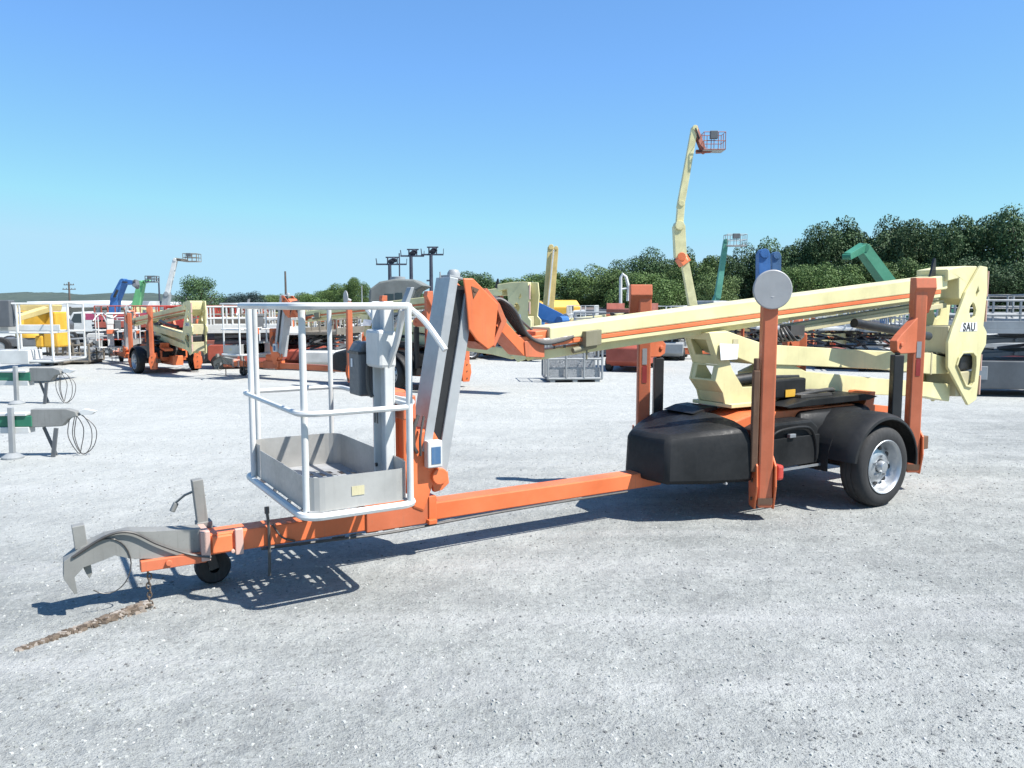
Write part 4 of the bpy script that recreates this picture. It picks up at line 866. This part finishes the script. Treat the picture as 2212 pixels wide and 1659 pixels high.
def floodlight(label, px, ytop, ymid, D, ww):
    p = xat(px, D); root = thing('floodlight_pole', label, 'floodlight', p); zt, zm = at(px, ytop, D).z, at(px, ymid, D).z
    MB().tube([(0, 0, 0), (0, 0, zm)], .17, 10, r2=.13).build('pole', 'pole_dark', root, smooth=True)
    b = MB(); b.beam((-ww*.8, 0, zm), (ww, 0, zm), .16, .12); b.tube([(-.15, 0, zm), (-.15, 0, zt)], .06, 6); b.tube([(ww*.45, 0, zm), (ww*.45, 0, zt - .05)], .05, 6); b.beam((-.3, 0, zt), (ww*.6, 0, zt), .08, .10)
    b.tube([(-ww*.75, 0, zm), (-ww*.8, 0, zm + .45)], .04, 6); b.tube([(ww, 0, zm), (ww*1.02, 0, zt - .1)], .025, 6); fr = b.build('lamp_frame', 'pole_dark', root)
    for x, z in ((.12, .55), (ww*.25, .8)):
        b = MB(); b.lathe((x, 0, zm + (zt - zm)*z*.8), (0, -.6, -.8), [(0, -.18), (.12, -.16), (.26, .05), (.24, .06), (0, .0)], 14); b.build('lamp_head', 'pole_dark', fr, smooth=True)
    b = MB(); b.box(-.35, -.13, -.12, .12, zm*.62, zm*.62 + .12); b.build('ballast_box', 'pole_dark', root)
floodlight('dark floodlight pole with a rounded lamp frame, leftmost of the three above the grey hood', 843, 556, 571, 62, 1.3)
floodlight('dark floodlight pole in the middle of the three above the grey hood', 889, 539, 553, 62, 1.0)
floodlight('tallest dark floodlight pole, rightmost of the three, with a wide cross arm', 932, 534, 550, 62, .95)
pole('utility_pole', 'thin blue grey pole between the left and middle floodlight poles', 'pole', 864, 547, 60, .07, 'pole_dark')

# ================================================================== TREES
def crown_mesh(seed, lumps, n, leaf, mat):
    rnd = random.Random(seed); vs = []; fs = []
    tot = sum(l[3]**2 for l in lumps)
    for (cx, cy, cz, r, sq) in lumps:
        for _ in range(int(n*r*r/tot)):
            d = V((rnd.gauss(0, 1), rnd.gauss(0, 1), rnd.gauss(0, 1))).normalized()
            q = V((cx, cy, cz)) + d*r*.5
            rr = r*(.55 + .5*rnd.random()**.6)*(1 + .32*noise.noise(q*(1.9/r)*.8 + V((seed, 0, 0))))
            p = V((cx + d.x*rr, cy + d.y*rr, cz + d.z*rr*sq))
            nn = (d + V((rnd.gauss(0, .7), rnd.gauss(0, .7), rnd.gauss(0, .7)))).normalized(); a, c = ortho(nn)
            t = rnd.random()*6.28; a, c = a*math.cos(t) + c*math.sin(t), c*math.cos(t) - a*math.sin(t)
            s = leaf*rnd.uniform(.5, 1.25); k = len(vs)
            vs += [p - a*s, p - c*s*.55 + nn*s*.12, p + a*s, p + c*s*.55 - nn*s*.1]; fs.append((k, k+1, k+2, k+3))
    me = bpy.data.meshes.new('crown'); me.from_pydata([tuple(p) for p in vs], [], fs); me.update(); me.materials.append(MATS[mat]); return me
def lumps_for(seed, n, spread, h):
    rnd = random.Random(seed); L = [(0, 0, h*.52, h*.34, 1.0)]
    for _ in range(n):
        a = rnd.random()*6.28; k = rnd.random()**.5; z = h*rnd.uniform(.10, .86); rad = spread*math.sqrt(max(.05, 1 - ((z/h - .38)/.56)**2))*k
        L.append((math.cos(a)*rad, math.sin(a)*rad, z, h*rnd.uniform(.09, .19), rnd.uniform(.75, 1.05)))
    return L
def trunk_mesh(seed, h):
    rnd = random.Random(seed); b = MB(); b.tube(curve([(0, 0, -.1), (.03*h*rnd.uniform(-1, 1), .02*h, h*.25), (.05*h*rnd.uniform(-1, 1), 0, h*.5), (0, 0, h*.8)], 5), h*.035, 8, r2=h*.008)
    for k in range(6):
        a = rnd.random()*6.28; z = h*rnd.uniform(.2, .55); L = h*rnd.uniform(.2, .35)
        b.tube(curve([(0, 0, z), (math.cos(a)*L*.5, math.sin(a)*L*.5, z + L*.35), (math.cos(a)*L, math.sin(a)*L, z + L*.8)], 4), h*.014, 6, r2=h*.004)
    me = bpy.data.meshes.new('trunk'); me.from_pydata([tuple(p) for p in b.v], [], b.f); me.update(); me.materials.append(MATS['bark']); return me
PROTO = {}
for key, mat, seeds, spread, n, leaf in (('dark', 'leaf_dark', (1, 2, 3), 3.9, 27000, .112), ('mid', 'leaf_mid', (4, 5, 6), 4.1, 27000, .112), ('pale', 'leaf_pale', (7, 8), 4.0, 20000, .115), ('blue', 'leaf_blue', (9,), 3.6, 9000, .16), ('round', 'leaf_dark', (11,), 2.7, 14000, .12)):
    PROTO[key] = [(crown_mesh(s, lumps_for(s, 34, spread, 8.0), n, leaf, mat), trunk_mesh(s, 8.0)) for s in seeds]
def tree(key, label, px, ytop, D, wpx, name='broadleaf_tree', group='trees along the far edge of the yard', cat='tree', i=0):
    p = xat(px, D); h = at(px, ytop, D).z; w = wpx*D/F
    root = thing(name, label, cat, p, random.random()*6.28, group)
    cm, tm = PROTO[key][i % len(PROTO[key])]
    kz = h/7.75; kx = w/7.2
    for nm, me in (('trunk', tm), ('crown', cm)):
        o = bpy.data.objects.new(nm, me); COL.objects.link(o); o.parent = root
    root.scale = (kx, kx, kz)
    return root
T = [ # key, px, ytop, D, width px, label
 ('round', 434, 599, 60, 84, 'single round green tree left of the white basket, apart from the others'),
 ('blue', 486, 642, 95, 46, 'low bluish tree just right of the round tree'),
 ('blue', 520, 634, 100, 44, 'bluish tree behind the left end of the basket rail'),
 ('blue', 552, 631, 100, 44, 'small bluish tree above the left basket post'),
 ('pale', 590, 634, 105, 54, 'pale low tree left of the leaning bare pole'),
 ('pale', 650, 632, 105, 64, 'pale low tree right of the leaning bare pole'),
 ('mid', 700, 628, 95, 56, 'low tree above the middle of the basket rail'),
 ('mid', 738, 613, 85, 54, 'rounded tree left of the slim pale pole'),
 ('mid', 768, 599, 82, 44, 'tall narrow tree behind the slim pale pole'),
 ('pale', 800, 632, 85, 50, 'pale bush left of the grey hood'),
 ('mid', 900, 630, 72, 58, 'green tree right behind the grey hood'),
 ('mid', 945, 638, 70, 56, 'green tree between the tallest floodlight and the jib'),
 ('dark', 1020, 584, 66, 84, 'dark tree beside the top of the orange knuckle'),
 ('mid', 1065, 600, 68, 90, 'green tree directly above the black hose loop'),
 ('mid', 1115, 606, 66, 80, 'low green tree left of the yellow boom'),
 ('mid', 1165, 594, 64, 84, 'green tree behind the left side of the yellow boom'),
 ('mid', 1225, 584, 62, 92, 'green tree right of the yellow boom'),
 ('pale', 1290, 573, 62, 84, 'lighter green tree left of the white mast'),
 ('mid', 1345, 588, 60, 90, 'green tree behind the white mast'),
 ('dark', 1382, 543, 68, 90, 'darker tree above the far orange outrigger'),
 ('dark', 1440, 541, 68, 90, 'dark tree left of the tall cream boom'),
 ('mid', 1400, 590, 57, 90, 'low green tree above the long cream boom left of the tall lift'),
 ('mid', 1500, 552, 64, 88, 'green tree behind the base of the tall cream boom'),
 ('pale', 1540, 590, 56, 84, 'light green tree below the slim green boom basket'),
 ('dark', 1560, 545, 66, 80, 'dark tree behind the slim green boom basket'),
 ('dark', 1615, 532, 66, 90, 'dark tree left of the blue upright boom'),
 ('dark', 1680, 522, 66, 96, 'dark tree behind the blue upright boom'),
 ('mid', 1720, 575, 54, 84, 'green tree right behind the round grey foot pad'),
 ('dark', 1742, 500, 66, 84, 'dark tree rising right of the blue upright boom'),
 ('dark', 1795, 473, 66, 108, 'tall dark tree left of the bent dark green boom'),
 ('dark', 1862, 492, 66, 104, 'dark tree behind the top of the bent dark green boom'),
 ('mid', 1800, 570, 54, 100, 'low green tree in front of the tall dark trees left of the bent green boom'),
 ('dark', 1930, 468, 64, 108, 'tall dark tree right of the bent dark green boom'),
 ('dark', 1990, 470, 64, 100, 'tall dark tree above the rear orange outrigger'),
 ('mid', 1930, 560, 54, 100, 'low green tree just above the orange cap of the rear outrigger'),
 ('dark', 2050, 478, 62, 108, 'dark tree above the black fin of the boom head'),
 ('dark', 2128, 450, 62, 116, 'tallest dark tree, above the cream tail'),
 ('dark', 2200, 458, 60, 116, 'tall dark tree at the right edge of the view'),
 ('dark', 2030, 560, 54, 120, 'lower dark tree behind the cream boom head'),
 ('dark', 2140, 560, 52, 120, 'lower dark tree right of the cream tail'),
 ('dark', 2215, 570, 52, 110, 'lower dark tree above the grey scissor lift at the right edge'),
]
for i, (k, px, yt, D, w, lab) in enumerate(T): tree(k, lab, px, yt, D, w*1.45, i=i)
# understorey along the tree line
mb = MB(); xs = [xat(980, 75), xat(2300, 75), xat(2600, 140), xat(900, 140)]
mb.add([V((a.x, a.y, .012)) for a in xs], [(0, 1, 2, 3)]); tag(mb.build('verge', 'grass_verge'), kind='structure')

# ================================================================== LIGHT, SKY, CAMERA
W = bpy.data.worlds.new('World'); S.world = W; W.use_nodes = True
nt = W.node_tree; bg = nt.nodes['Background']; sky = nt.nodes.new('ShaderNodeTexSky'); sky.sky_type = 'NISHITA'
EL, AZ = 55.0, (.93, -.367)
sky.sun_disc = False; sky.sun_elevation = R(EL); sky.sun_rotation = math.atan2(AZ[0], AZ[1]); sky.air_density = 1.1; sky.dust_density = .3; sky.ozone_density = 2.5; sky.altitude = 200
gm = nt.nodes.new('ShaderNodeGamma'); gm.inputs[1].default_value = .8; nt.links.new(sky.outputs[0], gm.inputs[0])
nt.links.new(mixrgb(nt, 1.0, mixrgb(nt, 1.0, gm.outputs[0], (.45, .71, 1.0), 'MULTIPLY'), (1.7, 2.78, 3.5), 'DARKEN'), bg.inputs[0]); bg.inputs[1].default_value = .15
sd = V((AZ[0]*math.cos(R(EL)), AZ[1]*math.cos(R(EL)), math.sin(R(EL))))
L = bpy.data.lights.new('sun', 'SUN'); L.energy = 5.0; L.angle = R(.5); L.color = (1, .965, .91)
lo = bpy.data.objects.new('sun', L); COL.objects.link(lo); lo.rotation_euler = sd.to_track_quat('Z', 'Y').to_euler()
cam = bpy.data.cameras.new('camera'); co = bpy.data.objects.new('camera', cam); COL.objects.link(co)
cam.sensor_width = 36; cam.lens = 36*F/2212; cam.clip_end = 8000; cam.clip_start = .05
co.location = (0, 0, EYE); co.rotation_euler = (R(90) - TH, 0, 0); S.camera = co
S.view_settings.view_transform = 'Standard'; S.view_settings.look = 'None'; S.view_settings.exposure = .9; S.view_settings.gamma = 1
